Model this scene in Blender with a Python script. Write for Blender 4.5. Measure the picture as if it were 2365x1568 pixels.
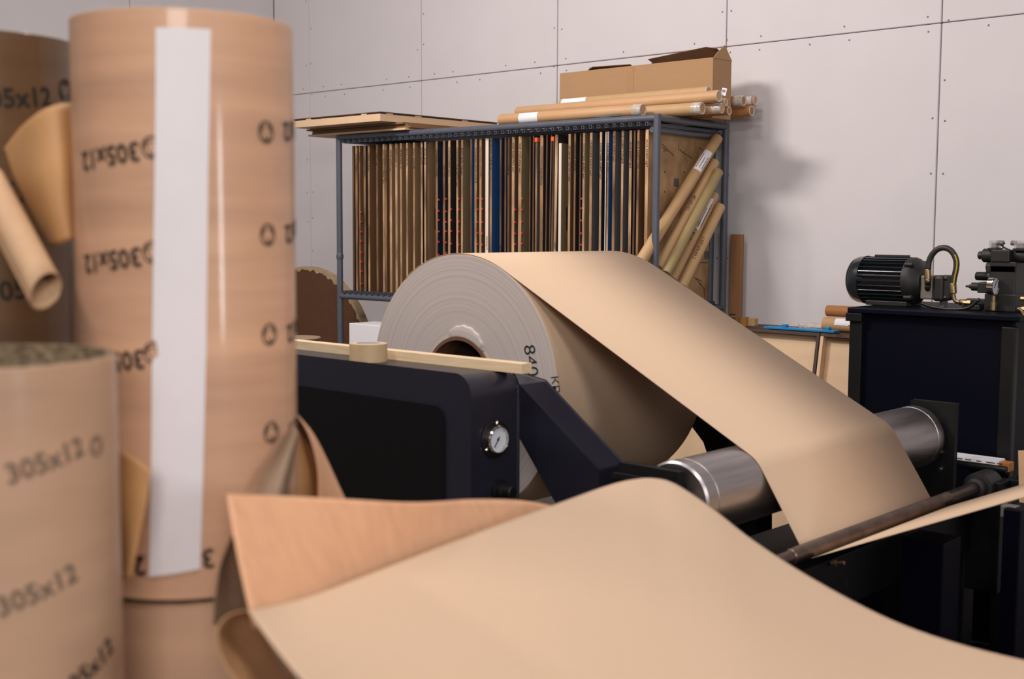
import bpy, bmesh, math, random
from mathutils import Vector, Matrix
random.seed(7)
sc = bpy.context.scene
for o in list(bpy.data.objects): bpy.data.objects.remove(o)
COL = sc.collection

# ---------------------------------------------------------------- camera
F = 2866.3; CX, CY = 1182.5, 784.0
TH, PT, RO = math.radians(42.704), math.radians(5.17), math.radians(0.2765)
CAM = Vector((0, 0, 1.55))
_r = Vector((math.cos(TH), math.sin(TH), 0)); _f = Vector((-math.sin(TH), math.cos(TH), 0)); _u = Vector((0, 0, 1))
FWD = _f*math.cos(PT) - _u*math.sin(PT); _up = _u*math.cos(PT) + _f*math.sin(PT)
RGT = _r*math.cos(RO) + _up*math.sin(RO); UPV = _up*math.cos(RO) - _r*math.sin(RO)
cd = bpy.data.cameras.new('camera'); cam = bpy.data.objects.new('camera', cd); COL.objects.link(cam)
m = Matrix((RGT, UPV, -FWD)).transposed().to_4x4(); m.translation = CAM
cam.matrix_world = m
cd.sensor_fit = 'HORIZONTAL'; cd.sensor_width = 36.0; cd.lens = 36.0*F/2365.0
cd.clip_start = 0.05; cd.clip_end = 100
cd.dof.use_dof = True; cd.dof.focus_distance = 5.6; cd.dof.aperture_fstop = 3.2
sc.camera = cam

# ---------------------------------------------------------------- world, lamps, exposure
def s2l(c):
    return tuple((x/12.92 if x <= .04045 else ((x+.055)/1.055)**2.4) for x in (v/255 for v in c))
w = bpy.data.worlds.new('hall'); sc.world = w; w.use_nodes = True
w.node_tree.nodes['Background'].inputs[0].default_value = (*s2l((196, 186, 190)), 1)
w.node_tree.nodes['Background'].inputs[1].default_value = 0.14
def area(name, loc, target, sx, sy, power, col=(1, .94, .9), spread=180):
    l = bpy.data.lights.new(name, 'AREA'); l.shape = 'RECTANGLE'; l.size = sx; l.size_y = sy; l.energy = power; l.color = col; l.spread = math.radians(spread)
    o = bpy.data.objects.new(name, l); COL.objects.link(o); o.location = loc
    o.rotation_euler = (Vector(target)-Vector(loc)).to_track_quat('-Z', 'Y').to_euler()
    return o
area('ceiling_lamp', (-4.9, 1.6, 4.4), (-4.3, 4.8, 2.0), 1.2, .4, 98, spread=145)
area('ceiling_lamp', (-3.1, 2.6, 4.6), (-2.9, 3.0, 0), 1.2, .4, 45)
area('ceiling_lamp', (-0.6, 3.4, 4.6), (-0.8, 3.8, 0), 1.2, .4, 14)
area('ceiling_lamp', (-0.3, 0.5, 4.5), (-0.8, 1.4, 0), 1.2, .4, 62)
area('ceiling_lamp', (-2.4, -0.8, 4.4), (-1.9, 1.0, .8), 1.2, .4, 46)
area('window_and_fill', (2.6, -2.3, 2.9), (-1.6, 1.2, 1.1), 1.8, 1.3, 135, (1, .96, .94))  # unseen fill light added to brighten the foreground tubes and sheets
area('window_and_fill', (3.5, 1.25, 1.55), (-1.7, 1.0, 1.5), .32, 1.1, 42, (.92, .96, 1))
sc.view_settings.view_transform = 'Standard'; sc.view_settings.look = 'None'
sc.view_settings.gamma = 1.0; sc.view_settings.use_curve_mapping = False
sc.view_settings.exposure = 0.0

# ---------------------------------------------------------------- helpers: sight lines to real planes
def ray(px, py): return FWD + RGT*((px-CX)/F) - UPV*((py-CY)/F)
def aty(px, py, y): d = ray(px, py); return CAM + d*(y/d.y)
def atx(px, py, x): d = ray(px, py); return CAM + d*(x/d.x)
def atz(px, py, z): d = ray(px, py); return CAM + d*((z-CAM.z)/d.z)
def atd(px, py, D): return CAM + ray(px, py)*D

# ---------------------------------------------------------------- materials
MAT = {}
def nd(nt, t, x=0, y=0):
    n = nt.nodes.new(t); n.location = (x, y); return n
def mat(name, rgb, rough=.6, metal=0., var=.0, scale=20., stretch=(1, 1, 1), bump=0., coat=0., coat_rough=.15, rgb2=None, spec=.5, detail=4, trans=0., alpha=1., rand=False):
    if name in MAT: return MAT[name]
    m = bpy.data.materials.new(name); m.use_nodes = True; nt = m.node_tree; b = nt.nodes['Principled BSDF']
    c1 = s2l(rgb); b.inputs['Roughness'].default_value = rough; b.inputs['Metallic'].default_value = metal
    b.inputs['Base Color'].default_value = (*c1, 1); b.inputs['Specular IOR Level'].default_value = spec
    b.inputs['Coat Weight'].default_value = coat; b.inputs['Coat Roughness'].default_value = coat_rough
    b.inputs['Transmission Weight'].default_value = trans; b.inputs['Alpha'].default_value = alpha
    tc = nd(nt, 'ShaderNodeTexCoord'); mp = nd(nt, 'ShaderNodeMapping'); mp.inputs['Scale'].default_value = stretch
    nt.links.new(tc.outputs['Object'], mp.inputs['Vector'])
    if rand:      # each piece its own grain
        oi = nd(nt, 'ShaderNodeObjectInfo'); mu = nd(nt, 'ShaderNodeMath'); mu.operation = 'MULTIPLY'; mu.inputs[1].default_value = 57.0
        nt.links.new(oi.outputs['Random'], mu.inputs[0]); nt.links.new(mu.outputs[0], mp.inputs['Location'])
    nz = nd(nt, 'ShaderNodeTexNoise'); nz.inputs['Scale'].default_value = scale; nz.inputs['Detail'].default_value = detail
    nt.links.new(mp.outputs['Vector'], nz.inputs['Vector'])
    if var > 0 or rgb2:
        rmp = nd(nt, 'ShaderNodeValToRGB')
        rmp.color_ramp.elements[0].position = .3; rmp.color_ramp.elements[1].position = .7
        c2 = s2l(rgb2) if rgb2 else tuple(v*(1-var) for v in c1)
        rmp.color_ramp.elements[0].color = (*c2, 1); rmp.color_ramp.elements[1].color = (*(c1 if rgb2 else tuple(min(1, v*(1+var*.4)) for v in c1)), 1)
        nt.links.new(nz.outputs['Fac'], rmp.inputs['Fac']); nt.links.new(rmp.outputs['Color'], b.inputs['Base Color'])
    if bump > 0:
        bp = nd(nt, 'ShaderNodeBump'); bp.inputs['Strength'].default_value = bump; bp.inputs['Distance'].default_value = .01
        nt.links.new(nz.outputs['Fac'], bp.inputs['Height']); nt.links.new(bp.outputs['Normal'], b.inputs['Normal'])
        if coat > 0: nt.links.new(bp.outputs['Normal'], b.inputs['Coat Normal'])
    MAT[name] = m; return m

mat('wall_panel', (212, 205, 206), .72, var=.03, scale=3, bump=.02)
mat('joint', (70, 62, 62), .9)
mat('screw', (120, 110, 108), .6)
mat('concrete', (98, 86, 78), .8, var=.3, scale=6, bump=.1)
mat('kraft_web', (204, 174, 146), .75, var=.035, scale=160, bump=.02)
mat('kraft', (196, 158, 122), .7, var=.05, scale=60, bump=.04)
mat('kraft_pink', (222, 168, 129), .7, var=.09, scale=10, stretch=(5, 5, .5), bump=.03)
mat('kraft_orange', (184, 136, 88), .6, var=.12, scale=9, bump=.05)
mat('kraft_grey', (140, 116, 94), .7, var=.06, scale=30)
mat('kraft_fold', (188, 142, 100), .65, var=.06, scale=20)
mat('carton', (168, 130, 92), .75, var=.04, scale=60, stretch=(.2, 1, 1))
mat('carton_shade', (88, 54, 28), .8, var=.12, scale=25)  # darkened brown: shade on carton flaps and round disc put into the colour
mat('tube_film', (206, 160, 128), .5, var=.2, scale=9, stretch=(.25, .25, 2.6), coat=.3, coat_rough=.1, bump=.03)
mat('tube_film_shade', (106, 75, 46), .5, var=.2, scale=9, stretch=(.25, .25, 2.6), coat=.5, coat_rough=.1, bump=.05)  # darker copy of tube_film, shade on the far-left tube put into the colour
mat('tube_worn', (194, 154, 124), .6, var=.18, scale=5, stretch=(.5, .5, 2.2), coat=.3, coat_rough=.2, bump=.12)
mat('tube_rim', (150, 128, 98), .95, scale=70, bump=.6, rgb2=(96, 80, 62))
mat('white_tape', (226, 219, 221), .6, var=.02, scale=20, spec=.25)
mat('film_strip', (200, 196, 200), .12, alpha=.28)
mat('print_ink', (34, 25, 18), .7)
mat('print_faint', (112, 92, 75), .7)
mat('marker', (26, 22, 22), .6)
mat('roll_face', (182, 170, 164), .7, var=.06, scale=6)
mat('core_board', (112, 74, 52), .7, var=.2, scale=30)
mat('core_dark', (44, 26, 22), .8)
mat('navy', (32, 31, 43), .36, coat=.1, coat_rough=.2, var=.1, scale=4)
mat('navy_panel', (10, 8, 11), .5, spec=.25, var=.1, scale=4)
mat('navy_tank', (2, 3, 18), .55, spec=.12, var=.15, scale=5)
mat('black_paint', (16, 15, 16), .5, spec=.3, var=.2, scale=20)
mat('black_machine', (5, 5, 8), .55, spec=.25, var=.2, scale=12)
mat('black_gloss', (26, 30, 35), .25, coat=.4, coat_rough=.1)
mat('cast_black', (24, 22, 21), .55, var=.15, scale=40, bump=.05)
mat('cast_grey', (120, 112, 104), .6, metal=.3, var=.15, scale=60, bump=.05)
mat('steel_roller', (176, 170, 170), .36, metal=1., var=.22, scale=7, stretch=(6, .5, 6), bump=.01)
mat('steel_bar', (118, 100, 92), .34, metal=1., var=.35, scale=9, stretch=(3, 2, 3))
mat('chrome', (214, 206, 196), .15, metal=1.)
mat('brass', (150, 130, 96), .42, metal=1.)
mat('dial', (214, 218, 226), .4)
mat('clear_plastic', (190, 184, 186), .1, alpha=.45)
mat('hose_rubber', (42, 36, 30), .5)
mat('hose_print', (176, 146, 40), .6)
mat('cable', (20, 18, 20), .4)
mat('rack_paint', (84, 87, 98), .45, var=.08, scale=30)
mat('pine', (230, 202, 164), .6, var=.14, scale=8, stretch=(1, 14, 14), bump=.03)
mat('plywood', (222, 188, 152), .6, var=.07, scale=5, stretch=(1, .3, 3))
mat('ply_edge', (204, 166, 126), .7, rgb2=(104, 72, 46), scale=3.2, stretch=(6, 1, 1.3), rand=True)
mat('ply_edge_brown', (164, 122, 82), .7, rgb2=(70, 46, 30), scale=3.2, stretch=(6, 1, 1.3), rand=True)
mat('ply_edge_dark', (106, 74, 48), .75, rgb2=(48, 32, 22), scale=3.2, stretch=(6, 1, 1.3), rand=True)
mat('ply_edge_white', (222, 206, 190), .7)
mat('face_tan', (132, 100, 68), .75, var=.15, scale=6, stretch=(1, 1, .3), rand=True)
mat('face_brown', (100, 68, 40), .75, var=.15, scale=6, stretch=(1, 1, .3), rand=True)
mat('face_olive', (124, 104, 72), .75, var=.1, scale=6, rand=True)
mat('face_black', (36, 26, 24), .7, var=.2, scale=10)
mat('face_blue', (26, 74, 128), .6, var=.1, scale=8)
mat('face_navy', (22, 32, 56), .6, var=.1, scale=8)
mat('face_grey', (92, 88, 88), .6, var=.1, scale=8)
mat('worn_ply', (190, 152, 106), .7, scale=7, rgb2=(120, 86, 54), stretch=(1, 1, .8), detail=7)
mat('red_rubber', (226, 52, 58), .5)
mat('orange_plastic', (236, 92, 30), .5)
mat('tube_kraft', (196, 152, 110), .55, var=.05, scale=12)
mat('tube_kraft_pale', (190, 152, 108), .6, var=.06, scale=12)
mat('tube_kraft_dark', (168, 112, 62), .55, var=.1, scale=12)
mat('tube_green', (158, 136, 92), .65, var=.06, scale=12)
mat('cap_plastic', (206, 204, 206), .4)
mat('cap_tape', (196, 184, 172), .15, var=.3, scale=40, bump=.4, coat=.8)
mat('paper_white', (232, 228, 232), .6)
mat('paper_pink', (222, 206, 214), .6)
mat('blue_plastic', (20, 128, 184), .4)
mat('bag_film', (210, 200, 192), .15, alpha=.5, bump=.5, scale=30)
mat('dark_wood', (72, 50, 38), .6, var=.2, scale=10)
mat('tape_side', (206, 176, 138), .5, var=.06, scale=30)
mat('tape_hole', (214, 204, 196), .6)
mat('orange_brown', (186, 116, 48), .6, var=.1, scale=20)
mat('plank_brown', (150, 106, 70), .65, var=.12, scale=12, stretch=(3, 3, .4))
mat('carton_tape', (172, 134, 96), .2, var=.06, scale=30, coat=.5)
mat('torn_kraft', (176, 150, 116), .8, var=.2, scale=20, bump=.2)

# roll end: fine wound rings around the roll's axis
def ring_material(name, rgb, center):
    m = mat(name, rgb, .7); nt = m.node_tree; b = nt.nodes['Principled BSDF']
    g = nd(nt, 'ShaderNodeNewGeometry'); mp = nd(nt, 'ShaderNodeMapping'); mp.inputs['Location'].default_value = (-center[0], -center[1], -center[2])
    nt.links.new(g.outputs['Position'], mp.inputs['Vector'])
    sp = nd(nt, 'ShaderNodeSeparateXYZ'); nt.links.new(mp.outputs['Vector'], sp.inputs[0])
    cb = nd(nt, 'ShaderNodeCombineXYZ'); nt.links.new(sp.outputs[0], cb.inputs[0]); nt.links.new(sp.outputs[2], cb.inputs[1])
    ln = nd(nt, 'ShaderNodeVectorMath'); ln.operation = 'LENGTH'; nt.links.new(cb.outputs[0], ln.inputs[0])
    nz = nd(nt, 'ShaderNodeTexNoise'); nz.noise_dimensions = '1D'; nz.inputs['Scale'].default_value = 90; nz.inputs['Detail'].default_value = 6
    nt.links.new(ln.outputs['Value'], nz.inputs['W'])
    rmp = nd(nt, 'ShaderNodeValToRGB'); c = s2l(rgb)
    rmp.color_ramp.elements[0].position = .3; rmp.color_ramp.elements[1].position = .7
    rmp.color_ramp.elements[0].color = (*[v*.9 for v in c], 1); rmp.color_ramp.elements[1].color = (*[min(1, v*1.04) for v in c], 1)
    nt.links.new(nz.outputs['Fac'], rmp.inputs['Fac']); nt.links.new(rmp.outputs['Color'], b.inputs['Base Color'])
    bp = nd(nt, 'ShaderNodeBump'); bp.inputs['Strength'].default_value = .12; bp.inputs['Distance'].default_value = .003
    nt.links.new(nz.outputs['Fac'], bp.inputs['Height']); nt.links.new(bp.outputs['Normal'], b.inputs['Normal'])
    return m

# ---------------------------------------------------------------- mesh helpers (all shapes in world coordinates)
ORG = {}
def root_org(p): return ORG.get(p.name, Vector((0, 0, 0))) if p else Vector((0, 0, 0))
def link(name, me, mats, parent=None, org=None, smooth=False):
    """org: base point of a top-level mesh thing; children inherit their root's base point."""
    o = bpy.data.objects.new(name, me); COL.objects.link(o)
    for mm in (mats if isinstance(mats, (list, tuple)) else [mats]): me.materials.append(MAT[mm])
    if parent is not None:
        base = root_org(parent); o.parent = parent
    else:
        base = Vector(org) if org is not None else Vector((0, 0, 0)); o.location = base
    ORG[o.name] = base
    if base.length > 0: me.transform(Matrix.Translation(-base))
    if smooth:
        for p in me.polygons: p.use_smooth = True
    me.update()
    return o
def thing(name, label, cat, loc=(0, 0, 0), group=None):
    o = bpy.data.objects.new(name, None); COL.objects.link(o); o.location = loc; o.empty_display_size = .05
    ORG[o.name] = Vector(loc)
    return tag(o, label, cat, group)
def tag(o, label=None, cat=None, group=None, kind=None):
    if label: o['label'] = label
    if cat: o['category'] = cat
    if group: o['group'] = group
    if kind: o['kind'] = kind
    return o
def pmesh(name, verts, faces):
    me = bpy.data.meshes.new(name); me.from_pydata([tuple(v) for v in verts], [], faces); me.validate(); me.update(); return me
def bm_mesh(name, bm):
    bmesh.ops.recalc_face_normals(bm, faces=bm.faces)
    me = bpy.data.meshes.new(name); bm.to_mesh(me); bm.free(); return me
def box_bm(lo, hi, bev=0., seg=2, rot=None):
    bm = bmesh.new(); bmesh.ops.create_cube(bm, size=1)
    lo, hi = Vector(lo), Vector(hi); c = (lo+hi)/2; s = hi-lo
    for v in bm.verts: v.co = Vector((v.co.x*s.x, v.co.y*s.y, v.co.z*s.z))
    if bev > 0: bmesh.ops.bevel(bm, geom=bm.edges[:], offset=min(bev, min(s)*.49), segments=seg, affect='EDGES', profile=.5)
    if rot is not None: bmesh.ops.transform(bm, matrix=rot, verts=bm.verts)
    for v in bm.verts: v.co += c
    return bm
def box(name, lo, hi, mt, parent=None, bev=.002, org=None, rot=None, seg=2):
    lo2 = [min(a, b) for a, b in zip(lo, hi)]; hi2 = [max(a, b) for a, b in zip(lo, hi)]
    return link(name, bm_mesh(name, box_bm(lo2, hi2, bev, seg, rot)), mt, parent, org, smooth=False)
def frame_of(d):
    d = Vector(d).normalized(); a = Vector((0, 0, 1)) if abs(d.z) < .9 else Vector((1, 0, 0))
    u = d.cross(a).normalized(); v = u.cross(d).normalized(); return d, u, v
def lathe(name, p0, p1, prof, mt, parent=None, seg=32, org=None, caps=True, smooth=True, slots=None):
    """prof: (t along axis in metres from p0, radius)"""
    p0, p1 = Vector(p0), Vector(p1); d, u, v = frame_of(p1-p0); V = []; Fc = []
    for t, r in prof:
        for k in range(seg):
            a = 2*math.pi*k/seg; V.append(p0+d*t+(u*math.cos(a)+v*math.sin(a))*r)
    n = len(prof)
    for i in range(n-1):
        for k in range(seg):
            a, b = i*seg+k, i*seg+(k+1) % seg; Fc.append((a, b, b+seg, a+seg))
    if caps:
        if prof[0][1] > 1e-5: Fc.append(tuple(range(seg)))
        if prof[-1][1] > 1e-5: Fc.append(tuple(range((n-1)*seg, n*seg))[::-1])
    me = pmesh(name, V, Fc); bm = bmesh.new(); bm.from_mesh(me); bmesh.ops.remove_doubles(bm, verts=bm.verts, dist=1e-6); bmesh.ops.recalc_face_normals(bm, faces=bm.faces); bm.to_mesh(me); bm.free()
    o = link(name, me, mt, parent, org)
    if smooth:
        me.polygons.foreach_set('use_smooth', [len(p.vertices) <= 4 for p in me.polygons])
        e = bmesh.new(); e.from_mesh(me)
        for ed in e.edges:
            if len(ed.link_faces) == 2 and ed.calc_face_angle(0) > .6: ed.smooth = False
        e.to_mesh(me); e.free()
    return o
def cyl(name, p0, p1, r, mt, parent=None, seg=24, org=None, bev=.0):
    L = (Vector(p1)-Vector(p0)).length
    prof = [(0, r), (L, r)] if bev == 0 else [(0, r-bev), (bev, r), (L-bev, r), (L, r-bev)]
    return lathe(name, p0, p1, prof, mt, parent, seg, org)
def hollow(name, p0, p1, ro, ri, mt, parent=None, seg=48, org=None):
    L = (Vector(p1)-Vector(p0)).length
    return lathe(name, p0, p1, [(0, ri), (0, ro), (L, ro), (L, ri), (0, ri)], mt, parent, seg, org, caps=False)
def sweep(name, pts, r, mt, parent=None, seg=10, org=None, sub=4):
    P = [Vector(p) for p in pts]
    if sub > 1 and len(P) > 2:
        Q = []
        for i in range(len(P)-1):
            a, b, c, d = P[max(i-1, 0)], P[i], P[i+1], P[min(i+2, len(P)-1)]
            for k in range(sub):
                t = k/sub; Q.append(.5*((2*b)+(c-a)*t+(2*a-5*b+4*c-d)*t*t+(3*b-3*c+d-a)*t**3))
        Q.append(P[-1]); P = Q
    V = []; Fc = []; u = None
    for i, p in enumerate(P):
        d = (P[min(i+1, len(P)-1)]-P[max(i-1, 0)]).normalized()
        if u is None: _, u, _v = frame_of(d)
        u = (u-d*u.dot(d)).normalized(); v = d.cross(u)
        for k in range(seg):
            a = 2*math.pi*k/seg; V.append(p+(u*math.cos(a)+v*math.sin(a))*r)
    for i in range(len(P)-1):
        for k in range(seg):
            a, b = i*seg+k, i*seg+(k+1) % seg; Fc.append((a, b, b+seg, a+seg))
    Fc.append(tuple(range(seg))[::-1]); Fc.append(tuple(range((len(P)-1)*seg, len(P)*seg)))
    return link(name, pmesh(name, V, Fc), mt, parent, org, smooth=True)
def prism_y(name, poly, y0, y1, mt, parent=None, bev=0., org=None):
    """poly: (x,z) outline, extruded along y"""
    n = len(poly); V = [(x, y0, z) for x, z in poly]+[(x, y1, z) for x, z in poly]
    Fc = [tuple(range(n)), tuple(range(n, 2*n))[::-1]]+[(i, (i+1) % n, (i+1) % n+n, i+n) for i in range(n)]
    bm = bmesh.new(); me = pmesh(name, V, Fc); bm.from_mesh(me)
    if bev > 0: bmesh.ops.bevel(bm, geom=bm.edges[:], offset=bev, segments=2, affect='EDGES', profile=.5)
    bmesh.ops.recalc_face_normals(bm, faces=bm.faces); bm.to_mesh(me); bm.free()
    return link(name, me, mt, parent, org)
def crom(vals, t):
    n = len(vals)-1; x = t*n; i = min(int(x), n-1); f = x-i
    a, b, c, d = vals[max(i-1, 0)], vals[i], vals[i+1], vals[min(i+2, n)]
    return .5*((2*b)+(c-a)*f+(2*a-5*b+4*c-d)*f*f+(3*b-3*c+d-a)*f**3)
def sheet(name, rows, mt, parent=None, nu=40, nv=20, thick=.0012, org=None, jitter=0.):
    """smooth paper surface through a net of world points, with real thickness"""
    G = []
    for j in range(nv+1):
        col = []
        for i in range(nu+1):
            p = crom([crom(r, i/nu) for r in rows], j/nv); col.append(p)
        G.append(col)
    V = [p for r in G for p in r]; W = nu+1
    Fc = [(j*W+i, j*W+i+1, (j+1)*W+i+1, (j+1)*W+i) for j in range(nv) for i in range(nu)]
    me = pmesh(name, V, Fc)
    o = link(name, me, mt, parent, org, smooth=True)
    md = o.modifiers.new('thickness', 'SOLIDIFY'); md.thickness = thick; md.offset = 0
    return o
def px_rows(rows): return [[atd(*p) for p in r] for r in rows]
def text_mesh(body, size, res=1, weight=0.):
    cu = bpy.data.curves.new('t', 'FONT'); cu.body = body; cu.size = size; cu.resolution_u = res; cu.align_x = 'LEFT'; cu.fill_mode = 'FRONT'; cu.offset = weight*size
    o = bpy.data.objects.new('t', cu); COL.objects.link(o)
    bpy.context.view_layer.update()
    me = bpy.data.meshes.new_from_object(o.evaluated_get(bpy.context.evaluated_depsgraph_get()))
    bpy.data.objects.remove(o); bpy.data.curves.remove(cu)
    me.materials.clear()
    return me
def text_plane(name, body, size, origin, ex, ey, mt, parent, res=1, weight=-.006):
    me = text_mesh(body, size, res, weight); ex, ey, origin = Vector(ex).normalized(), Vector(ey).normalized(), Vector(origin)
    for v in me.vertices: v.co = origin+ex*v.co.x+ey*v.co.y
    return link(name, me, mt, parent)
def bend(me, c, r, az, z, tilt, flip):
    """wrap a flat mesh (x right, y up) on an upright tube; az = angle to the right of the line to the camera"""
    toc = Vector((CAM.x-c.x, CAM.y-c.y, 0)).normalized(); rt = Vector((-toc.y, toc.x, 0))
    ct, st = math.cos(tilt), math.sin(tilt)
    for v in me.vertices:
        x, y = v.co.x, v.co.y
        if flip: x, y = -x, -y
        x, y = x*ct-y*st, x*st+y*ct
        a = az+x/r; v.co = Vector((c.x, c.y, 0))+(toc*math.cos(a)+rt*math.sin(a))*r+Vector((0, 0, z+y))
def wrap_text(name, body, size, c, r, az, z, tilt, flip, mt, parent):
    me = text_mesh(body, size, 2, .022)
    if me.vertices:
        mx = max(v.co.x for v in me.vertices)/2; my = max(v.co.y for v in me.vertices)/2
        for v in me.vertices: v.co.x -= mx; v.co.y -= my
    # embolden by doubling slightly
    bend(me, c, r, az, z, tilt, flip); return link(name, me, mt, parent)
def wrap_logo(name, R, c, r, az, z, tilt, flip, mt, parent):
    V = []; Fc = []
    def ring(cx, cy, ro, ri, a0=0, a1=2*math.pi, n=24):
        b = len(V)
        for k in range(n+1):
            a = a0+(a1-a0)*k/n
            V.append((cx+ro*math.cos(a), cy+ro*math.sin(a), 0)); V.append((cx+ri*math.cos(a), cy+ri*math.sin(a), 0))
        for k in range(n): Fc.append((b+2*k, b+2*k+2, b+2*k+3, b+2*k+1))
    ring(0, 0, R, R*.84)
    for k in range(3):
        a = math.pi/2+k*2*math.pi/3
        ring(R*.42*math.cos(a), R*.42*math.sin(a), R*.36, R*.2, a-1.9, a+1.9, 14)
    me = pmesh(name, V, Fc); bend(me, c, r, az, z, tilt, flip); return link(name, me, mt, parent)

# ================================================================ the setting
WY, WX = 5.779, -7.79
X0, PZ = -7.374, 2.524
wb = thing('wall_back', 'white panelled back wall of the hall with dark joints', 'wall'); wb['kind'] = 'structure'
box('backing', (WX, WY+.03, 0), (3.2, WY+.06, 5.0), 'joint', wb, 0)
def panel(name, lo, hi, mt, parent): return box(name, lo, hi, mt, parent, .003, seg=1)
xs = [WX]+[X0+1.2*i for i in range(9)]
for i in range(len(xs)-1):
    a, b = xs[i], xs[i+1]
    panel('panel', (a+.003, WY, 0), (b-.003, WY+.03, PZ-.002), 'wall_panel', wb)
    panel('panel', (a+.003, WY, PZ+.002), (b-.003, WY+.03, 5.0), 'wall_panel', wb)
V = []; Fc = []
for x in xs[1:6]:
    for zz in [.9+.23*k for k in range(15)]:
        for sgn in (-1, 1):
            cx, cz = x+sgn*.03+random.uniform(-.006, .006), zz+random.uniform(-.03, .03)
            if random.random() < .25: continue
            b = len(V)
            for k in range(6):
                a = k*math.pi/3; V.append((cx+.0055*math.cos(a), WY-.0008, cz+.0055*math.sin(a)))
            Fc.append(tuple(range(b, b+6)))
for k in range(26):
    for sgn in (-1, 1):
        if random.random() < .3: continue
        cx, cz = X0-.3+k*.23+random.uniform(-.04, .04), PZ+sgn*.035; b = len(V)
        for q in range(6):
            a = q*math.pi/3; V.append((cx+.0055*math.cos(a), WY-.0008, cz+.0055*math.sin(a)))
        Fc.append(tuple(range(b, b+6)))
tag(link('screw_heads', pmesh('screw_heads', V, Fc), 'screw', wb), kind='stuff')
wl = thing('wall_left', 'white panelled side wall of the hall at left', 'wall'); wl['kind'] = 'structure'
box('backing', (WX-.06, -3, 0), (WX-.03, WY, 5.0), 'joint', wl, 0)
for k in range(7):
    y1 = WY-1.2*k; y0 = y1-1.2
    panel('panel', (WX-.03, y0+.003, 0), (WX, y1-.003, PZ-.002), 'wall_panel', wl)
    panel('panel', (WX-.03, y0+.003, PZ+.002), (WX, y1-.003, 5.0), 'wall_panel', wl)
fl = box('floor', (WX-.1, -4, -.08), (3.2, WY+.06, 0), 'concrete', None, 0)
tag(fl, 'dark dusty concrete floor of the hall', 'floor', kind='structure')

# ================================================================ paper roll and the web it feeds
RC = Vector((-3.045, 0, 1.006)); RR = .45; Y0, Y1 = 3.03, 3.87
RL = Vector((-1.925, 0, .81)); RLr = .11
BR = Vector((-1.672, 0, .668)); BRr = .022
ring_material('roll_face', (182, 170, 164), RC)
ring_material('roll_face_rings', (184, 172, 166), RC)
pr = thing('paper_roll', 'big kraft paper roll on the navy unwind stand, its web running over the steel roller', 'paper roll', (RC.x, (Y0+Y1)/2, 0))
def xz(c, a, r): return (c.x+r*math.cos(a), c.z+r*math.sin(a))
CO, CI = .1645, .1525
lathe('wound_body', (RC.x, Y0, RC.z), (RC.x, Y1, RC.z), [(0.0, CO), (0.0, .24), (-.001, .28), (0.0, .33), (0, RR-.002), (.003, RR), (Y1-Y0-.003, RR), (Y1-Y0, RR-.003), (Y1-Y0, CO)], 'roll_face_rings', pr, 128, caps=False)
hollow('paper_wrap', (RC.x, Y0+.0015, RC.z), (RC.x, Y1-.0015, RC.z), RR+.0012, RR-.001, 'kraft_web', pr, 128)
hollow('core', (RC.x, Y0-.006, RC.z), (RC.x, Y1+.012, RC.z), CO, CI, 'core_board', pr, 64)
lathe('chuck', (RC.x, Y0+.06, RC.z), (RC.x, Y1-.06, RC.z), [(0, .03), (0, .06), (.03, .07), (.03, CI-.001), (Y1-Y0-.12, CI-.001)], 'core_dark', pr, 40)
# torn step in the windings above the core
V = []; n = 40
for i in range(n+1):
    t = i/n; a = math.radians(108-62*t); r1 = CO+.012+.03*math.sin(math.pi*min(1, t*1.05))**.7+.0015*math.sin(i*.9); dp = .008*min(1, 3*math.sin(math.pi*t))
    for r_, yy in ((CO+.001, Y0-.0005-dp*.6), (r1-.004, Y0-.0005-dp), (r1, Y0-.0005-dp*.7), (r1+.002, Y0+.001)): V.append((RC.x+r_*math.cos(a), yy, RC.z+r_*math.sin(a)))
Fc = [(4*i+k, 4*i+k+1, 4*i+k+5, 4*i+k+4) for i in range(n) for k in range(3)]
link('torn_winding', pmesh('torn_winding', V, Fc), 'roll_face_rings', pr, smooth=True)
# web outline: off the roll, over the roller, under the bar, away
d = Vector((RL.x-RC.x, 0, RL.z-RC.z)); L = math.hypot(d.x, d.z); a0 = math.atan2(d.z, d.x); ph = a0+math.acos((RR+.003-RLr-.0015)/L)
prof = [xz(RC, math.radians(128)+(ph-math.radians(128))*k/24, RR+.003) for k in range(25)]
d2 = Vector((BR.x-RL.x, 0, BR.z-RL.z)); L2 = math.hypot(d2.x, d2.z); a2 = math.atan2(d2.z, d2.x)
ph2 = a2+math.acos((RLr+BRr+.003)/L2)      # crossing tangent: over the roller, under the bar
prof += [xz(RL, ph+(ph2-ph)*k/14, RLr+.0015) for k in range(15)]
out_ang = math.atan2(.455, 1.0)
b0 = ph2+math.pi; b1 = out_ang-math.pi/2+2*math.pi
while b1 < b0: b1 += 2*math.pi
while b1-b0 > math.pi*1.5: b1 -= 2*math.pi
prof += [xz(BR, b0+(b1-b0)*k/10, BRr+.0015) for k in range(11)]
lx, lz = prof[-1]; prof += [(lx+.5*k/2, lz+.455*.5*k/2) for k in range(1, 5)]
V = [(x, Y0, z) for x, z in prof]+[(x, Y1, z) for x, z in prof]; n = len(prof)
web = link('web', pmesh('web', V, [(i, i+1, n+i+1, n+i) for i in range(n-1)]), 'kraft_web', pr, smooth=True)
md = web.modifiers.new('thickness', 'SOLIDIFY'); md.thickness = .0012; md.offset = 0
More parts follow.
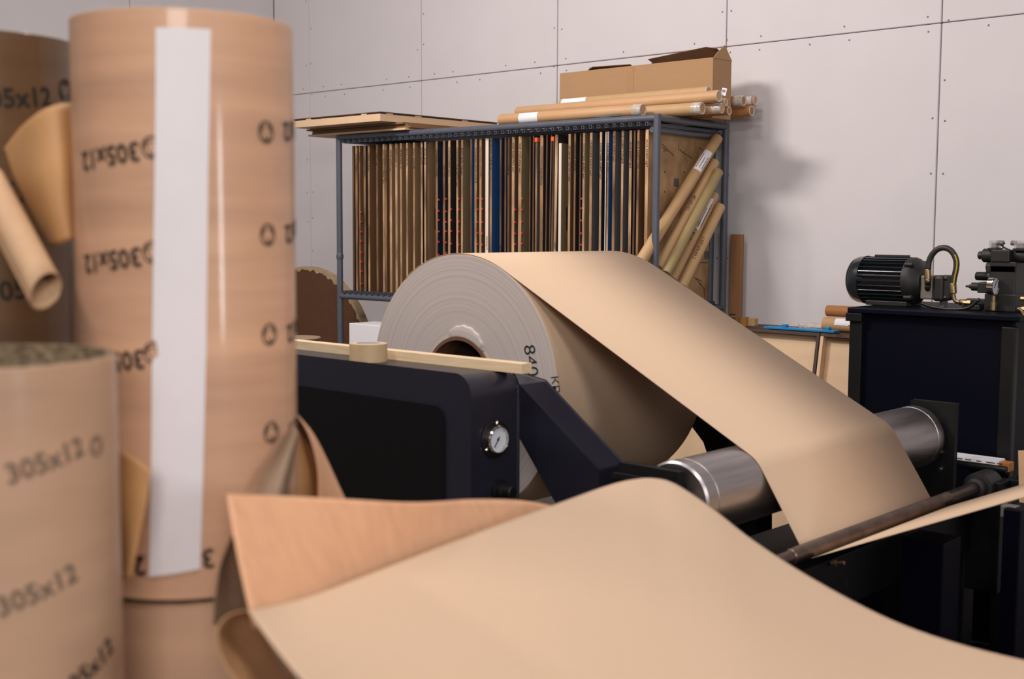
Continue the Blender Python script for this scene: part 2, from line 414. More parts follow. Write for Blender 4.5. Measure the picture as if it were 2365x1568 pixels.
# marker writing on the roll's end
p = aty(1212, 800, Y0-.001); q = aty(1226, 905, Y0-.001)
ex = (q-p).normalized(); ey = Vector((-ex.z, 0, ex.x))*1
text_plane('handwriting', '840x280', .072, aty(1209, 797, Y0-.0012), ex, ey, 'marker', pr, 3)
p2 = aty(1272, 868, Y0-.0012); q2 = aty(1281, 940, Y0-.0012); ex = (q2-p2).normalized()
text_plane('handwriting', 'КРАФТ', .045, p2, ex, Vector((-ex.z, 0, ex.x)), 'marker', pr, 2)

# ================================================================ unwind stand: cabinet, arms
CXR = -2.51; CY0, CY1, CZT = 2.54, 2.75, 1.118; CXL = -3.72; fr = .06
cb = thing('unwind_stand', 'navy unwind stand with a rounded cabinet, pressure gauge and slanting arms holding the paper roll', 'machine', (-3.1, 2.65, 0))
def rrect(x0, x1, z0, z1, r, n=8):
    P = [(x0, z0), (x1, z0)]
    P += [(x1-r+r*math.cos(a), z1-r+r*math.sin(a)) for a in [math.pi/2*k/n for k in range(n+1)]]
    P += [(x0+r*math.cos(a), z1-r+r*math.sin(a)) for a in [math.pi/2+math.pi/2*k/n for k in range(n+1)]]
    return P
prism_y('body', rrect(CXL, CXR, 0.0, CZT, fr), CY0, CY1, 'navy', cb, .006)
prism_y('door_panel', rrect(CXL+.1, CXR-.105, .05, CZT-.1, .035), CY0-.006, CY0+.004, 'navy_panel', cb, .002)
# gauge on the right-hand side
g = atx(1143, 1014, CXR); R = .043
lathe('gauge_flange', (CXR-.002, g.y, g.z), (CXR+.2, g.y, g.z), [(0, .058), (.005, .058), (.007, .056), (.007, 0)], 'black_paint', cb, 40)
gb = lathe('gauge', (CXR+.004, g.y, g.z), (CXR+.2, g.y, g.z), [(0, R), (.012, R), (.016, R-.003), (.016, R-.005), (.010, R-.006)], 'chrome', cb, 40, caps=False)
cyl('dial', (CXR+.006, g.y, g.z), (CXR+.0125, g.y, g.z), R-.0055, 'dial', gb, 40)
bm = box_bm((-.0006, -.0016, -.01), (.0006, .0016, .026)); bmesh.ops.rotate(bm, verts=bm.verts, cent=(0, 0, 0), matrix=Matrix.Rotation(math.radians(145), 3, 'X')); bmesh.ops.translate(bm, verts=bm.verts, vec=(CXR+.014, g.y, g.z))
link('needle', bm_mesh('needle', bm), 'marker', gb)
cyl('needle_hub', (CXR+.0125, g.y, g.z), (CXR+.015, g.y, g.z), .004, 'marker', gb, 12)
V = []; Fc = []
for k in range(31):
    a = math.radians(225-270*k/30); b = len(V); t = .0004 if k % 5 else .0008; r0 = R-.0075; r1 = R-(.010 if k % 5 else .0125)
    for rr, ss in ((r0, -1), (r0, 1), (r1, 1), (r1, -1)):
        V.append((CXR+.0128, g.y+rr*math.cos(a)-ss*t*math.sin(a), g.z+rr*math.sin(a)+ss*t*math.cos(a)))
    Fc.append((b, b+1, b+2, b+3))
link('dial_marks', pmesh('dial_marks', V, Fc), 'marker', gb)
for k in range(3):
    a = math.radians(90+120*k); c = (g.y+.0505*math.cos(a), g.z+.0505*math.sin(a))
    lathe('bolt', (CXR+.006, *c), (CXR+.1, *c), [(0, .006), (.004, .006), (.007, .003), (.0075, 0)], 'chrome', cb, 12)
k_ = atx(1150, 1130, CXR)
lathe('regulator_knob', (CXR-.002, k_.y, k_.z), (CXR+.1, k_.y+.004, k_.z-.002), [(0, .032), (.012, .032), (.014, .024), (.03, .024), (.032, .02), (.058, .019), (.062, .016), (.062, 0)], 'black_paint', cb, 24)
# arms
def arm_poly(pts, y): return [(v.x, v.z) for v in (aty(a, b, y) for a, b in pts)]
AP = arm_poly([(1110, 860), (1197, 888), (1283, 982), (1380, 1085), (1385, 1400), (1330, 1400), (1287, 1165), (1200, 1008), (1110, 960)], 2.83)
prism_y('arm', AP, 2.83, 2.96, 'navy', cb, .004)
AP2 = arm_poly([(1560, 900), (1700, 930), (1745, 1040), (1745, 1400), (1650, 1400), (1641, 1065), (1626, 1020), (1600, 985), (1570, 950)], 3.95)
prism_y('arm', AP2, 3.95, 4.06, 'black_machine', cb, .004)

# ================================================================ infeed stand: steel roller, bar, bed
bd = thing('infeed_stand', 'black infeed machine frame with a large steel roller and a thin guide bar', 'machine', (-1.9, 3.5, 0))
lathe('steel_roller', (RL.x, 2.74, RL.z), (RL.x, 4.225, RL.z), [(0, .03), (0, RLr-.006), (.006, RLr), (.05, RLr), (.051, RLr-.0015), (.054, RLr-.0015), (.055, RLr), (1.43, RLr), (1.431, RLr-.0015), (1.435, RLr-.0015), (1.436, RLr), (1.48, RLr), (1.485, RLr-.005), (1.485, .03)], 'steel_roller', bd, 96)
prism_y('end_plate', [(-1.955, .3), (-1.79, .3), (-1.79, .935), (-1.955, .935)], 4.245, 4.27, 'black_paint', bd, .002)
cyl('axle', (RL.x, 2.66, RL.z), (RL.x, 4.3, RL.z), .028, 'steel_bar', bd, 24)
prism_y('end_plate', [(-2.085, .3), (-1.89, .3), (-1.89, .9), (-2.085, .9)], 2.70, 2.73, 'black_paint', bd, .002)
prism_y('end_plate_rail', [(-2.1, .86), (-1.885, .86), (-1.885, .872), (-2.1, .872)], 2.685, 2.70, 'black_paint', bd, .001)
for z_ in (.76, .7):
    lathe('bolt', (-1.835, 4.247, z_), (-1.835, 4.2, z_), [(0, .009), (.008, .009), (.008, .006), (.012, .005), (.013, 0)], 'chrome', bd, 6)
box('bed', (-2.02, 2.72, .44), (-1.70, 4.3, .60), 'black_machine', bd, .004)
box('bed_edge', (-1.78, 2.74, .60), (-1.755, 4.2, .625), 'black_paint', bd, .002)
for (x_, y_) in ((-1.97, 2.78), (-1.97, 4.24), (-1.76, 2.78), (-1.76, 4.24)):
    box('leg', (x_-.045, y_-.045, 0), (x_+.045, y_+.045, .44), 'black_machine', bd, .004)
# guide bar
lathe('guide_bar', (BR.x, 2.80, BR.z), (BR.x, 4.26, BR.z), [(0, .019), (.12, .019), (.122, BRr), (1.12, BRr), (1.122, BRr+.001), (1.126, BRr+.001), (1.128, BRr), (1.46, BRr)], 'steel_bar', bd, 32)
lathe('bar_hub', (BR.x, 4.14, BR.z), (BR.x, 4.27, BR.z), [(0, .024), (.004, .034), (.03, .036), (.032, .05), (.13, .05)], 'cast_black', bd, 32)
box('bar_bracket', (BR.x-.06, 4.2, .3), (BR.x+.07, 4.3, BR.z+.02), 'black_machine', bd, .004)
box('bar_bracket', (BR.x-.05, 2.74, .3), (BR.x+.03, 2.80, BR.z+.03), 'black_machine', bd, .004)
box('side_table', (-1.62, 4.28, .655), (-1.25, 4.47, .69), 'black_machine', bd, .003)
for k, (x_, y_) in enumerate(((-1.585, 4.32), (-1.56, 4.42))):
    lathe('bolt', (x_, y_, .69), (x_, y_, .75), [(0, .011), (.009, .011), (.01, .006), (.012, 0)], 'black_paint', bd, 6)
# lower structure under the web: posts, floor beams
for (pa, pb, y_, zt) in ((2080, 2178, 3.60, .60), (2312, 2352, 3.95, .66)):
    box('post', (aty(pa, 1300, y_).x, y_, .06), (aty(pb, 1300, y_).x, y_+.13, zt), 'navy_tank', bd, .004)
prism_y('tension_arm', [(v.x, v.z) for v in (aty(a, b, 3.75) for a, b in ((1900, 1345), (1945, 1330), (2030, 1285), (2040, 1300), (1990, 1350), (1920, 1385)))], 3.72, 3.78, 'black_paint', bd, .002)
box('floor_beam', (-2.3, 3.3, .0), (-1.0, 3.42, .08), 'black_machine', bd, .004)
box('floor_beam', (-1.55, 2.7, .0), (-1.42, 4.7, .1), 'black_machine', bd, .004)
c = aty(1921, 1301, 3.2); lathe('brass_fitting', c, c+Vector((.05, 0, .012)), [(0, .009), (.014, .009), (.015, .006), (.04, .006)], 'brass', bd, 6)
c = aty(2330, 1180, 4.0); box('limit_switch', c-Vector((.02, .02, .02)), c+Vector((.03, .02, .02)), 'cast_grey', bd, .003)
V = [aty(1945, 1300, 3.3), aty(1950, 1345, 3.3), aty(1962, 1385, 3.35), aty(1990, 1420, 3.4), aty(2030, 1470, 3.4)]
tag(sweep('hanging_hose', V, .008, 'cable', None, org=V[-1]), 'black hose hanging below the steel guide bar', 'hose')
for k, pts in enumerate(([(2060, 1410), (2090, 1400), (2130, 1415), (2200, 1452), (2300, 1432), (2380, 1390)], [(2180, 1490), (2230, 1482), (2300, 1492), (2400, 1500)], [(2330, 1320), (2345, 1335), (2380, 1380), (2420, 1390)])):
    P = [atz(a, b, .012) for a, b in pts]
    tag(sweep('floor_cable', P, .009, 'cable', None, org=P[0]), ['black cable curving over the floor under the machine', 'black cable lying nearest the camera on the floor', 'short black cable by the machine post at the right edge'][k], 'cable', 'cables on the floor')
c = atz(2200, 1385, 0); lathe('floor_ring', c, c+Vector((0, 0, .1)), [(0, .045), (.05, .045), (.05, .036), (0, .036)], 'orange_brown', None, 24, org=c, caps=False)
tag(bpy.context.scene.objects['floor_ring'], 'short brown cardboard core standing on the floor under the machine', 'cardboard core')

# ================================================================ die rack
FLp = Vector((-5.954, 4.89, 0)); FRp = Vector((-3.655, 5.002, 0)); EX = (FRp-FLp).normalized(); NY = Vector((-EX.y, EX.x, 0)); RW = (FRp-FLp).length; RD = .66
def RK(s_, t_, z): return FLp+EX*s_+NY*t_+Vector((0, 0, z))
def rk_s(px, py, t_=.02):
    dd = ray(px, py); o = FLp+NY*t_; k = (o-CAM).dot(NY)/dd.dot(NY); p = CAM+dd*k; return (p-o).dot(EX), p.z
ZT, ZB = 2.087, 1.124
rk = thing('die_rack', 'grey steel tube rack holding a long row of upright cutting boards', 'rack', (FLp.x, FLp.y, 0))
for (s_, t_) in ((0, 0), (RW, 0), (0, RD), (RW, RD)):
    cyl('post', RK(s_, t_, 0), RK(s_, t_, ZT+.018), .0185, 'rack_paint', rk, 20)
for z in (ZT, ZB):
    cyl('rail', RK(0, 0, z), RK(RW, 0, z), .018, 'rack_paint', rk, 20); cyl('rail', RK(0, RD, z), RK(RW, RD, z), .018, 'rack_paint', rk, 20)
    for s_ in (0, RW): cyl('side_rail', RK(s_, 0, z), RK(s_, RD, z), .017, 'rack_paint', rk, 20)
cyl('side_rail', RK(RW-.03, 0, ZT-.055), RK(RW-.03, RD, ZT-.055), .015, 'rack_paint', rk, 16)
cyl('side_rail', RK(RW-.02, 0, ZB-.05), RK(RW-.02, RD, ZB-.05), .015, 'rack_paint', rk, 16)
cyl('back_post', RK(RW-.07, RD-.02, ZB), RK(RW-.07, RD-.02, ZT), .02, 'rack_paint', rk, 16)
zc = aty(790, 592, FLp.y).z
lathe('weld_joint', RK(0, 0, zc-.02), RK(0, 0, zc+.02), [(0, .0185), (.008, .0215), (.02, .0225), (.032, .021), (.04, .0185)], 'rack_paint', rk, 20)
# square pegs that part the slots, open tube ends
def peg_mesh():
    V = []; h, i_ = .0085, .006
    for t_ in (-.019, RD-.01):
        for q in (h, i_):
            for (a, b) in ((-q, -q), (q, -q), (q, q), (-q, q)): V.append(EX*a+NY*t_+Vector((0, 0, b)))
    Fc = []
    for k in range(4):
        k2 = (k+1) % 4
        Fc += [(k, k2, 8+k2, 8+k), (4+k, 12+k, 12+k2, 4+k2), (k, 4+k, 4+k2, k2), (8+k, 8+k2, 12+k2, 12+k)]
    me = pmesh('peg', V, Fc); me.materials.append(MAT['rack_paint']); return me
PEG = peg_mesh(); NP = 46
for z in (ZT-.027, ZB+.027):
    for k in range(NP):
        o = bpy.data.objects.new('peg', PEG); COL.objects.link(o); o.parent = rk; o.location = EX*(.05+k*(RW-.1)/(NP-1))+Vector((0, 0, z))

ORD = ['first', 'second', 'third', 'fourth', 'fifth', 'sixth', 'seventh', 'eighth', 'ninth', 'tenth', 'eleventh', 'twelfth', 'thirteenth', 'fourteenth', 'fifteenth', 'sixteenth', 'seventeenth', 'eighteenth', 'nineteenth', 'twentieth']
def ordinal(k):
    if k <= 20: return ORD[k-1]
    t, u_ = divmod(k, 10); return (['', '', 'twenty', 'thirty', 'forty', 'fifty'][t]+('-'+ORD[u_-1] if u_ else 'th')).replace('tyth', 'tieth')
E_ = {'l': 'ply_edge', 'b': 'ply_edge_brown', 'd': 'ply_edge_dark', 'w': 'ply_edge_white', 'B': 'face_blue', 'g': 'face_grey', 'k': 'face_black'}
F_ = {'t': 'face_tan', 'b': 'face_brown', 'o': 'face_olive', 'k': 'face_black', 'B': 'face_blue', 'n': 'face_navy', 'g': 'face_grey'}
EW = {'l': 'pale plywood', 'b': 'brown plywood', 'd': 'dark plywood', 'w': 'white-edged', 'B': 'blue-edged', 'g': 'grey', 'k': 'black'}
FW = {'t': 'tan', 'b': 'brown', 'o': 'olive', 'k': 'black', 'B': 'blue', 'n': 'navy', 'g': 'grey'}
# px left, px right, edge, face, writing, writing starts at py, extras
BO = [(814, 818, 'd', 'k', '', 0, ''), (821, 826, 'b', 'k', 'УПАК.СРЕД 2', 355, ''), (829, 832, 'b', 'b', 'КРАЙ 4', 352, 'r'), (840, 845, 'b', 'k', 'КОРОБКА БИСК.', 358, ''), (850, 854, 'l', 'b', 'ПИРОГ 6х8 шт', 352, ''),
      (869, 873, 'b', 'b', 'ТОРТ 6 шт', 352, ''), (884, 888, 'l', 'k', 'ЛАНЧ БОКС 2 КРЫШ 6шт', 345, ''), (889, 893, 'b', 'b', 'ЛАНЧ БОКС 2 ДНО 6шт', 346, ''), (900, 905, 'l', 't', 'КРАЙ (ВЕРХ 10)', 346, ''), (913, 918, 'l', 't', 'КРАЙ (СЕР.10)', 342, 's'),
      (924, 928, 'l', 't', 'КРАЙ (НИЗ 10)', 344, 's'), (938, 942, 'l', 't', 'КРАЙ (ПРАВ.)', 342, 's'), (954, 958, 'l', 't', 'КРАЙ (ЛЕВЫЙ)', 342, 's'), (972, 976, 'l', 'k', 'КРАЙ (МАЛ)', 340, ''), (980, 984, 'l', 'b', 'КРАЙ (БОЛ)', 342, ''),
      (987, 991, 'd', 't', '', 0, 'S'), (1006, 1011, 'b', 'n', 'УПАКОВКА СУПОВ', 345, 'r'), (1023, 1028, 'b', 'k', 'СУП ОПТ', 380, 'r'), (1035, 1040, 'l', 'k', 'КОРОБ/ПИРОГ 24х24', 340, 'r'), (1054, 1058, 'l', 'b', 'НОВИНКА ПОД ЛИТРУ 2шт', 340, 'r'),
      (1065, 1069, 'l', 'o', 'БОРТ ДЛЯ ПИЦЦЫ', 342, ''), (1086, 1090, 'd', 'B', '', 0, ''), (1096, 1101, 'l', 'b', 'ПЛАТИНКА БОЛЬШАЯ Б', 340, 'r'), (1107, 1112, 'l', 'b', 'ПЛАТИНКА МАЛАЯ 2', 340, 'r'), (1121, 1128, 'w', 'g', 'ЛОТОК П', 545, ''),
      (1131, 1136, 'b', 'B', 'БЛЮДЕЧКО СУФЛЕ 18', 315, ''), (1154, 1158, 'd', 'n', 'ЛОТОК', 565, ''), (1165, 1169, 'd', 'n', '', 0, ''), (1172, 1176, 'd', 'b', 'СУФЛЕ', 380, ''), (1182, 1188, 'l', 'b', 'КОР. РАЗТ-РЕЗ, 6шт', 330, 'r'),
      (1197, 1204, 'l', 'o', 'КОР. РАЗТ-РЕЗ, 2шт', 331, 'r'), (1222, 1225, 'd', 'k', '', 0, ''), (1230, 1233, 'd', 'k', '', 0, ''), (1236, 1240, 'b', 'g', '', 0, 'O'), (1247, 1254, 'b', 'k', 'ПОДЛОЖКА ПОД ПИЦЦУ', 338, ''),
      (1260, 1263, 'd', 'k', '', 0, ''), (1269, 1272, 'd', 'k', '', 0, ''), (1274, 1278, 'd', 'g', '', 0, 'O'), (1280, 1286, 'l', 'k', 'САЛ.', 560, ''), (1290, 1296, 'w', 'o', '', 0, 'S'),
      (1312, 1317, 'l', 'b', '05-108-081 ХОЛОУ 5 мм', 337, ''), (1325, 1329, 'b', 'k', 'СЛОЖНАЯ КОРОБ', 328, ''), (1338, 1341, 'd', 'k', '', 0, 'r'), (1345, 1350, 'l', 'o', 'САЛАТНИК 400МЛ 8шт', 331, ''), (1361, 1367, 'l', 'g', 'САЛАТНИК 500МЛ 6шт', 323, ''),
      (1384, 1389, 'l', 'n', 'САЛАТНИК 600МЛ 6шт', 330, ''), (1397, 1399, 'w', 'k', '', 0, ''), (1401, 1405, 'l', 'B', 'САЛАТНИК 800МЛ', 330, ''), (1414, 1420, 'b', 'g', 'WOK 600МЛ 6шт', 313, ''), (1434, 1439, 'l', 'g', 'WOK 500МЛ ТУРЦИЯ', 300, 'S'),
      (1452, 1458, 'l', 'k', 'WOK 850МЛ 4шт', 327, ''), (1462, 1466, 'd', 'k', '', 0, ''), (1470, 1475, 'b', 'b', 'WOK 560МЛ ЧАЙ', 325, ''), (1489, 1496, 'l', 't', 'WOK 850МЛ 6ШТ', 322, '')]
lean = {35: .006, 36: .012, 37: .012, 38: .012}
NB = len(BO)
for i, (pl, prr, e, f, txt, ty, ex_) in enumerate(BO):
    s0, _ = rk_s(pl, 450); s1, _ = rk_s(prr, 450)
    t0, t1 = .02, RD-.06; z0 = ZB+.036; z1 = 2.035
    if i == NB-1: t1 = RD-.045
    if ex_ == 'O': z1 = aty(1240, 318, 4.95).z-.008
    if i == 39: z1 = aty(1290, 330, 4.97).z
    ln = lean.get(i, 0)
    cs = RK((s0+s1)/2, .3, z0)
    V = [RK(s_+ln*(z-1.6), t_, z) for z in (z0, z1) for t_ in (t0, t1) for s_ in (s0, s1)]
    Fc = [(0, 1, 5, 4), (1, 3, 7, 5), (3, 2, 6, 7), (2, 0, 4, 6), (4, 5, 7, 6), (0, 2, 3, 1)]
    me = pmesh('cutting_board', V, Fc)
    o = link('cutting_board', me, [E_[e], 'worn_ply' if i == NB-1 else F_[f]], None, org=cs)
    for q, pg in enumerate(me.polygons): pg.material_index = 0 if q in (0, 4) else 1
    side = f'{ordinal(i+1)} from the left post' if i < NB/2 else (f'{ordinal(NB-i)} from the right post' if i < NB-1 else 'the last by the right post')
    tag(o, f'{EW[e]} cutting board{" with handwriting," if txt else ","} {FW[f]} face, {side}', 'cutting board', 'cutting boards standing in the steel rack')
    if txt:
        _, zt = rk_s(pl, ty); sz = .0135
        sl = min(.0155, (s1-s0)*1.0)
        org = RK(s0+(s1-s0)*.5-.0048+ (ln*(zt-1.6)), t0-.0008, zt)
        text_plane('handwriting', txt, .0165, org-EX*.0008, (0, 0, -1), EX, 'marker', o, 1, .012)
    if ex_ == 'r':      # red rubber ejector pins along the face
        V = []; Fc = []
        for k in range(random.choice((8, 9))):
            zz = z0+.05+k*.062+random.uniform(-.008, .008); b = len(V); c = RK(s1+.002, t0+.004, zz); h = .0045
            for dz in (-h, h):
                for (a, b_) in ((0, 0), (.006, 0), (.006, .01), (0, .01)): V.append(c+EX*a+NY*(b_-.006)+Vector((0, 0, dz)))
            Fc += [(b, b+1, b+2, b+3), (b+4, b+7, b+6, b+5)]+[(b+q, b+q+4, b+(q+1) % 4+4, b+(q+1) % 4) for q in range(4)]
        tag(link('ejector_pins', pmesh('ejector_pins', V, Fc), 'red_rubber', o), kind='stuff')
    if ex_ in ('s', 'S'):   # hand slot seen on the face
        zz = rk_s(990, 505)[1]; V = []
        for k in range(16):
            a = 2*math.pi*k/16; V.append(RK(s1+.0006, t0+.06+.016*math.cos(a), zz+(.05 if math.sin(a) > 0 else -.05)+.016*math.sin(a)))
        link('hand_slot', pmesh('hand_slot', V, [tuple(range(16))]), 'face_black', o)
    if ex_ == 'O':
        box('orange_clip', RK(s0-.004, t0-.004, z1-.012), RK(s1+.004, t0+.02, z1+.012), 'orange_plastic', o, .002)
    if i == NB-1:        # bolts and slots on the big worn face
        def facept(px, py): return atx(px, py, RK(s1, .3, 0).x)
        SX = RK(s1, .3, 0).x
        for (a, b) in ((1531, 349), (1578, 352), (1533, 397), (1581, 398), (1533, 443), (1635, 556), (1618, 610), (1621, 656), (1576, 659)):
            p = facept(a, b); c = Vector((FLp.x, FLp.y, 0))
            tt = (p-FLp).dot(NY); q = RK(s1, tt, p.z)
            lathe('bolt_hole', q-EX*.002, q+EX*.003, [(0, .005), (.0025, .005), (.003, .003), (.003, 0)], 'marker', o, 8)
        for (a, b) in ((1561, 421), (1637, 589)):
            p = facept(a, b); tt = (p-FLp).dot(NY); q = RK(s1, tt, p.z)
            link('metal_plate', bm_mesh('metal_plate', box_bm(q-Vector((.001, .022, .02)), q+Vector((.003, .022, .02)), .001)), 'face_grey', o)
        # scored rule lines
        V = []; Fc = []
        for (a, b, c_, d_) in ((1526, 333, 1555, 360), (1568, 345, 1602, 367), (1568, 330, 1566, 345), (1526, 340, 1540, 350), (1610, 606, 1640, 607), (1607, 640, 1632, 668), (1612, 643, 1625, 650), (1631, 668, 1633, 690), (1617, 340, 1632, 352)):
            P = []
            for (u1, v1) in ((a, b), (c_, d_)):
                p = facept(u1, v1); P.append(RK(s1+.0008, (p-FLp).dot(NY), p.z))
            w_ = (P[1]-P[0]).normalized().cross(EX)*.0022; bb = len(V); V += [P[0]-w_, P[1]-w_, P[1]+w_, P[0]+w_]; Fc.append((bb, bb+1, bb+2, bb+3))
        tag(link('scored_lines', pmesh('scored_lines', V, Fc), 'dark_wood', o), kind='stuff')

# tubes leaning inside the rack's right end
TXs = RK(rk_s(1496, 450)[0]+.035, 0, 0).x
def mail_tube(name, a, b, r, mt, label, cat='cardboard tube', cap=None, group=None, hollow_end=False):
    a, b = Vector(a), Vector(b); L = (b-a).length
    t = thing(name, label, cat, a, group)
    lathe('tube', a, b, [(.001, r*.85), (0, r*.97), (.002, r), (L-.002, r), (L, r*.97), (L, r*.9), (L-.03, r*.88)] if cap is None else [(0, r*.97), (.002, r), (L-.002, r), (L, r*.97)], mt, t, 28, caps=True)
    if cap:
        dd = (b-a).normalized(); mtc = 'cap_plastic'
        lathe('end_cap', b-dd*.004, b+dd*.004, [(0, r*.6), (.004, r*.94), (.0065, r*.92), (.006, r*.8), (.003, r*.76), (.003, 0)], mtc, t, 28)
        if cap == 'taped':
            lathe('cap_tape', b-dd*.05, b, [(0, r*1.01), (.01, r*1.03), (.03, r*1.02), (.05, r*1.03), (.054, r*.9)], 'cap_tape', t, 28, caps=False)
    return t
GL = 'tubes leaning inside the rack'
leaners = [((1480, 604), (1657, 318), .030, 'tube_kraft_pale', 'longest kraft tube leaning across the rack end, white label near its top', 0.0),
           ((1520, 618), (1651, 374), .026, 'tube_kraft_pale', 'kraft tube leaning second from the top inside the rack end', .012),
           ((1538, 632), (1660, 396), .026, 'tube_green', 'greenish tube leaning in the middle of the rack end bundle', .06),
           ((1552, 645), (1650, 450), .027, 'tube_kraft_pale', 'kraft tube with a small white sticker leaning low in the rack end', .02),
           ((1575, 662), (1664, 476), .027, 'tube_kraft_pale', 'lowest leaning kraft tube with marker notes inside the rack end', .06)]
LT = []
for (lo, hi, r, mt, lab, dx) in leaners:
    a, b = atx(*lo, TXs+dx), atx(*hi, TXs+dx)
    if b.y > 5.6: b = a+(b-a)*((5.6-a.y)/(b.y-a.y))
    LT.append((mail_tube('leaning_tube', a, b, r, mt, lab, group=GL), a, b, r))
def tube_label(t, a, b, r, f0, f1, toward, half, mt, name='paper_label'):
    dd, u, v = frame_of(b-a); tc = (toward-(a+b)/2); tc = (tc-dd*tc.dot(dd)).normalized(); sd = dd.cross(tc)
    V = []; n = 8
    for f in (f0, f1):
        c = a+(b-a)*f
        for k in range(n+1):
            an = -half+2*half*k/n; V.append(c+(tc*math.cos(an)+sd*math.sin(an))*(r+.0012))
    return link(name, pmesh(name, V, [(k, k+1, n+2+k, n+1+k) for k in range(n)]), mt, t)
def label_lines(t, a, b, r, f0, f1, toward, n=4):
    dd, u, v = frame_of(b-a); tc = (toward-(a+b)/2); tc = (tc-dd*tc.dot(dd)).normalized(); sd = dd.cross(tc); V = []; Fc = []
    for k in range(n):
        an = -.5+k/(n-1)*1.0
        q = (tc*math.cos(an)+sd*math.sin(an))*(r+.002); w_ = sd*.0014; b0 = len(V)
        p0, p1 = a+(b-a)*f0+q, a+(b-a)*(f0+(f1-f0)*random.uniform(.55, .95))+q
        V += [p0-w_, p1-w_, p1+w_, p0+w_]; Fc.append((b0, b0+1, b0+2, b0+3))
    link('label_print', pmesh('label_print', V, Fc), 'marker', t)
t, a, b, r = LT[0]; tube_label(t, a, b, r, .70, .86, CAM+Vector((.6, 0, 1)), .75, 'paper_white'); label_lines(t, a, b, r, .72, .84, CAM+Vector((.6, 0, 1)), 3)
t, a, b, r = LT[3]; tube_label(t, a, b, r, .55, .92, CAM+Vector((0, 0, 2)), .4, 'paper_white'); label_lines(t, a, b, r, .6, .9, CAM+Vector((0, 0, 2)), 3)
for (k, s_, f0) in ((3, '1 ПРОФ. 6 ШЕТ', .36), (4, '2 КРАЙ ШЕТ', .30), (1, 'От КРОЯ', .5)):
    t, a, b, r = LT[k]; dd, u, v = frame_of(b-a); tc = CAM-(a+b)/2; tc = (tc-dd*tc.dot(dd)).normalized()
    text_plane('handwriting', s_, .024, a+(b-a)*f0+tc*(r+.0025), dd, tc.cross(dd), 'marker', t)

# ---------------------------------------------------------------- on top of the rack
GT = 'mailing tubes on top of the rack'
def top_tube(end, y, left, r, mt, label, cap='plain', yl=None):
    b = aty(*end, y)
    if isinstance(left, tuple): a = aty(*left, yl if yl else y); a.z = b.z
    else: a = b-EX*left
    return mail_tube('mailing_tube', a, b, r, mt, label, 'mailing tube', cap, GT), a, b, r
ZR = ZT+.018
T1 = top_tube((1660, 222), 5.22, (1196, 262), .03, 'tube_kraft', 'long orange-kraft mailing tube lying uppermost on the rack front, grey end cap')
T2 = top_tube((1484, 254), 5.08, (1157, 275), .031, 'tube_kraft', 'kraft mailing tube on the front rail with a taped clear end', 'taped', 5.05)
T3 = top_tube((1622, 250), 5.19, .62, .031, 'tube_kraft_pale', 'pale kraft mailing tube with taped end beside the frontmost tube', 'taped')
T4 = top_tube((1636, 212), 5.29, (1297, 238), .028, 'tube_kraft_pale', 'mailing tube lying against the long carton with a white label at its left end')
T6 = top_tube((1667, 250), 5.265, .75, .026, 'tube_kraft', 'kraft mailing tube end just under the uppermost tube cap', 'taped')
T5 = top_tube((1676, 236), 5.305, .7, .02, 'tube_kraft_pale', 'thin mailing tube end with white cap behind the uppermost tube')
T7 = top_tube((1684, 256), 5.33, .7, .022, 'tube_kraft_dark', 'thin dark kraft tube with oval white cap near the rack corner')
T8 = top_tube((1717, 233), 5.6, .7, .028, 'tube_kraft_dark', 'taped mailing tube sticking out behind the carton', 'taped')
T9 = top_tube((1744, 232), 5.69, .7, .026, 'tube_kraft', 'rightmost mailing tube along the wall with printed white sticker')
T10 = top_tube((1736, 256), 5.655, .75, .029, 'tube_kraft_dark', 'dark orange mailing tube lowest behind the carton with a grey cap')
t, a, b, r = T4; tube_label(t, a, b, r, .02, .2, CAM+Vector((0, 0, 2.2)), .7, 'paper_white')
t, a, b, r = T2; tube_label(t, a, b, r, .16, .30, CAM+Vector((0, 0, .8)), .9, 'paper_white')
t, a, b, r = T9; tube_label(t, a, b, r, .9, .985, CAM+Vector((0, 0, .8)), .9, 'paper_white')
t, a, b, r = T1
q = aty(1672, 212, 5.24); link('barcode_tag', bm_mesh('tag', box_bm(q-Vector((.014, .001, .018)), q+Vector((.014, .001, .018)), 0, rot=Matrix.Rotation(.25, 4, 'Y'))), 'paper_white', t)
V = []; Fc = []
for k in range(9):
    b0 = len(V); x_ = -.010+k*.0022
    for (u1, v1) in ((x_, -.003), (x_+random.uniform(.0006, .0014), -.003), (x_+.001, .011), (x_, .011)): V.append(q+Vector((u1*math.cos(.25)+v1*math.sin(.25), -.0016, -u1*math.sin(.25)+v1*math.cos(.25))))
    Fc.append((b0, b0+1, b0+2, b0+3))
link('barcode', pmesh('barcode', V, Fc), 'marker', t)
# loose papers between the tubes and a grey strip on the rail
p = [aty(1525, 215, 5.31), aty(1590, 208, 5.31), aty(1588, 213, 5.335), aty(1518, 218, 5.335)]
o = link('loose_sheet', pmesh('loose_sheet', p, [(0, 1, 2, 3)]), 'paper_pink', None, org=p[0]); tag(o, 'pale pink paper sheet tucked between the carton and the tubes', 'paper')
p = [aty(1360, 271, 5.0), aty(1436, 262, 5.02), aty(1438, 266, 5.0), aty(1390, 272, 4.99)]
o = link('metal_strip', pmesh('metal_strip', p, [(0, 1, 2, 3)]), 'face_grey', None, org=p[0]); md = o.modifiers.new('t', 'SOLIDIFY'); md.thickness = .002
tag(o, 'thin grey metal strip lying on the rack front rail under the tubes', 'metal strip')
